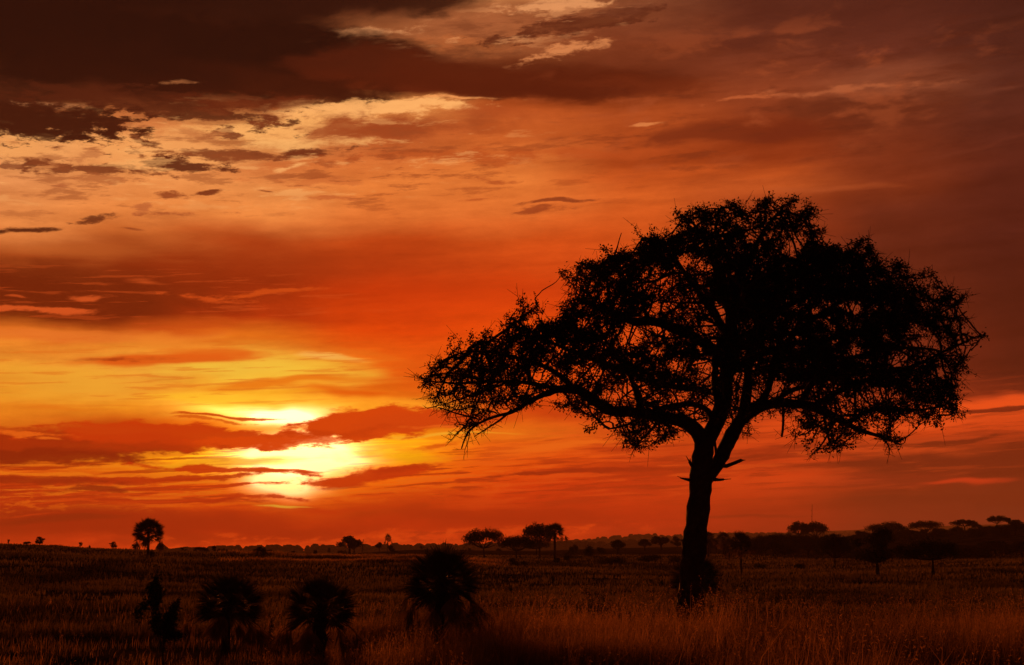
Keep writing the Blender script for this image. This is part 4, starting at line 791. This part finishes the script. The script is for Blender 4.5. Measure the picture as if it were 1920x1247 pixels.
# right-hand thicket, every bush on its own
th = []
for k, px in enumerate(range(1400, 1560, 13)): th.append((px+rng.uniform(-4, 4), 470+rng.uniform(-20, 30), 1003+rng.uniform(-6, 7), rng.uniform(30, 46)))
for k, px in enumerate(range(1330, 1400, 18)): th.append((px+rng.uniform(-4, 4), 480, 1010+rng.uniform(-4, 8), rng.uniform(26, 36)))
for k, px in enumerate(range(1560, 1930, 14)): th.append((px+rng.uniform(-5, 5), 560+rng.uniform(-40, 60), (1004 if px < 1650 else 1001-(px-1650)*.075)+rng.uniform(-5, 4), rng.uniform(34, 56)))
for k, px in enumerate(range(1600, 1930, 24)): th.append((px+rng.uniform(-6, 6), 400+rng.uniform(-30, 40), 1022-(px-1600)*.03+rng.uniform(-7, 6), rng.uniform(44, 70)))
for k, px in enumerate(range(1420, 1600, 30)): th.append((px+rng.uniform(-6, 6), 430, 1018+rng.uniform(-6, 6), rng.uniform(40, 56)))
for k, px in enumerate(range(1600, 1925, 17)): th.append((px+rng.uniform(-6, 6), 660, 1001-(px-1600)*.07+rng.uniform(-8, 6), rng.uniform(14, 38)))
TL = {}
for nm_, lo_, hi_ in (('skyline', 640, 999), ('rear', 535, 640), ('middle', 440, 535), ('front', 0, 440)):
    g_ = sorted([q for q in range(len(th)) if lo_ <= th[q][1] < hi_], key=lambda q: th[q][0])
    for k, q in enumerate(g_): TL[q] = (_T[k]+' from the left in the '+nm_+' row of the dark right-hand thicket')
for k, (px, r_, tp, w_) in enumerate(th):
    place(['bush0','round1','bush1','umbrella3','bush2','round2','bush3','round0'][int(rng.integers(0, 8))], px, 0, tp, w_, 'bush', 'leafy bush, '+TL[k], 'bush', 'bushes of the right-hand thicket', r=r_)
# thin bare poles
def pole(name, label, cat, px, r, top, hw, bend=0.0):
    g = G(px, r); m = g.y/FH; H = EYE+g.y*tan_el(top)-g.z; t = Tubes(); z = np.linspace(-.3, H, 9)
    t.add(np.stack([bend*m*(z/H)**2+rng.normal(0, .12*m, 9), z*0, z], 1), np.linspace(hw, hw*.5, 9)*m, 5)
    for k in (5, 6, 7): t.add([(bend*m*(z[k]/H)**2, 0, z[k]), (bend*m*(z[k]/H)**2+m*rng.uniform(-3, 3), 0, z[k]+2.5*m)], [hw*.4*m, hw*.2*m], 4)
    o = t.make(name, MAT['wood']); o.location = g; o['label'] = label; o['category'] = cat
pole('bare_pole', 'bare dead pole of a tree between the round horizon tree and the small palm', 'dead tree', 679, 560, 1011, .8, 2)
pole('bare_pole', 'faint tall thin upright streak rising above the pair of umbrella acacias', 'dead tree', 1523, 1500, 946, .7, 3)  # pole standing in for a faint, unidentified upright streak, no known tree
# the one plume of grass leaning over the rest
g = G(893, 50); m = g.y/FH; t = Tubes(); s_ = np.linspace(0, 1, 12); px_ = -30+62*s_; pz_ = 96*s_-6*s_**2
pth = np.stack([px_*m, s_*.2, pz_*m+.02], 1); t.add(pth, np.linspace(.012, .005, 12), 4)
hp = np.repeat(pth[6:], 14, 0)+rng.normal(0, .018, (84, 3)); hv, hf = leaf_quads(hp, .11, .22, -.8)
vv = np.concatenate(t.v); o = mesh('grass_stalk', np.concatenate([vv, hv]), [np.concatenate([np.concatenate(t.f), hf+len(vv)])], MAT['grass']); o.location = g
o['label'] = 'single leaning grass plume catching the light right of the tallest foreground palm'; o['category'] = 'grass stalk'

# ------------------------------------------------------------------ far woods on the ridges (one reads no single tree)
def woods(name, label, r0, u0, u1, n, hmin, hmax):
    vs_, fs_, k0 = [], [], 0; th_ = np.linspace(0, 2*np.pi, 9)[:-1]
    rings = [(1.0, .0), (1.08, .35), (.85, .7), (.45, .93)]
    for _ in range(n):
        u = rng.uniform(u0, u1); r = r0*rng.uniform(.93, 1.04); g = G(u, r); h = rng.uniform(hmin, hmax); w_ = h*rng.uniform(.45, .95)
        for a, b in rings:
            q = w_*a*(1+rng.uniform(-.22, .22, 8)); vs_.append(np.stack([g.x+np.cos(th_)*q, g.y+np.sin(th_)*q, g.z-1+h*b*(1+rng.uniform(-.1, .1, 8))], 1))
        vs_.append(np.array([[g.x, g.y, g.z-1+h]]))
        i_ = np.arange(3)[:, None]*8; j_ = np.arange(8)[None]; q2 = np.stack([i_+j_, i_+(j_+1) % 8, i_+8+(j_+1) % 8, i_+8+j_], -1).reshape(-1, 4)
        fs_.append((q2+k0, np.stack([24+np.arange(8), 24+(np.arange(8)+1) % 8, np.full(8, 32)], 1)+k0)); k0 += 33
    o = mesh(name, np.concatenate(vs_), [np.concatenate([a for a, _ in fs_]), np.concatenate([b for _, b in fs_])], MAT['hill']); o['kind'] = 'stuff'; o['label'] = label; o['category'] = 'wood'
woods('distant_wood', 'hazy band of trees along the first far ridge', 2400, 300, 1500, 700, 5, 12)
woods('distant_wood', 'faint tree line along the second far ridge', 4000, 780, 1700, 500, 6, 15)

woods('distant_wood', 'scrub speckling the farthest low hills on the right', 5400, 1180, 2050, 500, 7, 17)
# ------------------------------------------------------------------ air
HZ = 7700; bt, tp_ = -60.0, 330.0
hz = mesh('haze', [(-HZ,-HZ,bt),(HZ,-HZ,bt),(HZ,HZ,bt),(-HZ,HZ,bt),(-HZ,-HZ,tp_),(HZ,-HZ,tp_),(HZ,HZ,tp_),(-HZ,HZ,tp_)],
          [np.array([(0,3,2,1),(4,5,6,7),(0,1,5,4),(1,2,6,5),(2,3,7,6),(3,0,4,7)])], MAT['soil'])
hz['kind'] = 'stuff'; hz['label'] = 'thin evening haze over the plain'
hm = bpy.data.materials.new('haze_air'); hm.use_nodes = True; t = hm.node_tree; t.nodes.clear()
vp = t.nodes.new('ShaderNodeVolumePrincipled'); vp.inputs['Color'].default_value = (.9, .74, .68, 1); vp.inputs['Density'].default_value = 9.5e-5; vp.inputs['Anisotropy'].default_value = .05
mo = t.nodes.new('ShaderNodeOutputMaterial'); t.links.new(vp.outputs[0], mo.inputs['Volume']); hz.data.materials[0] = hm
hm.cycles.homogeneous_volume = True
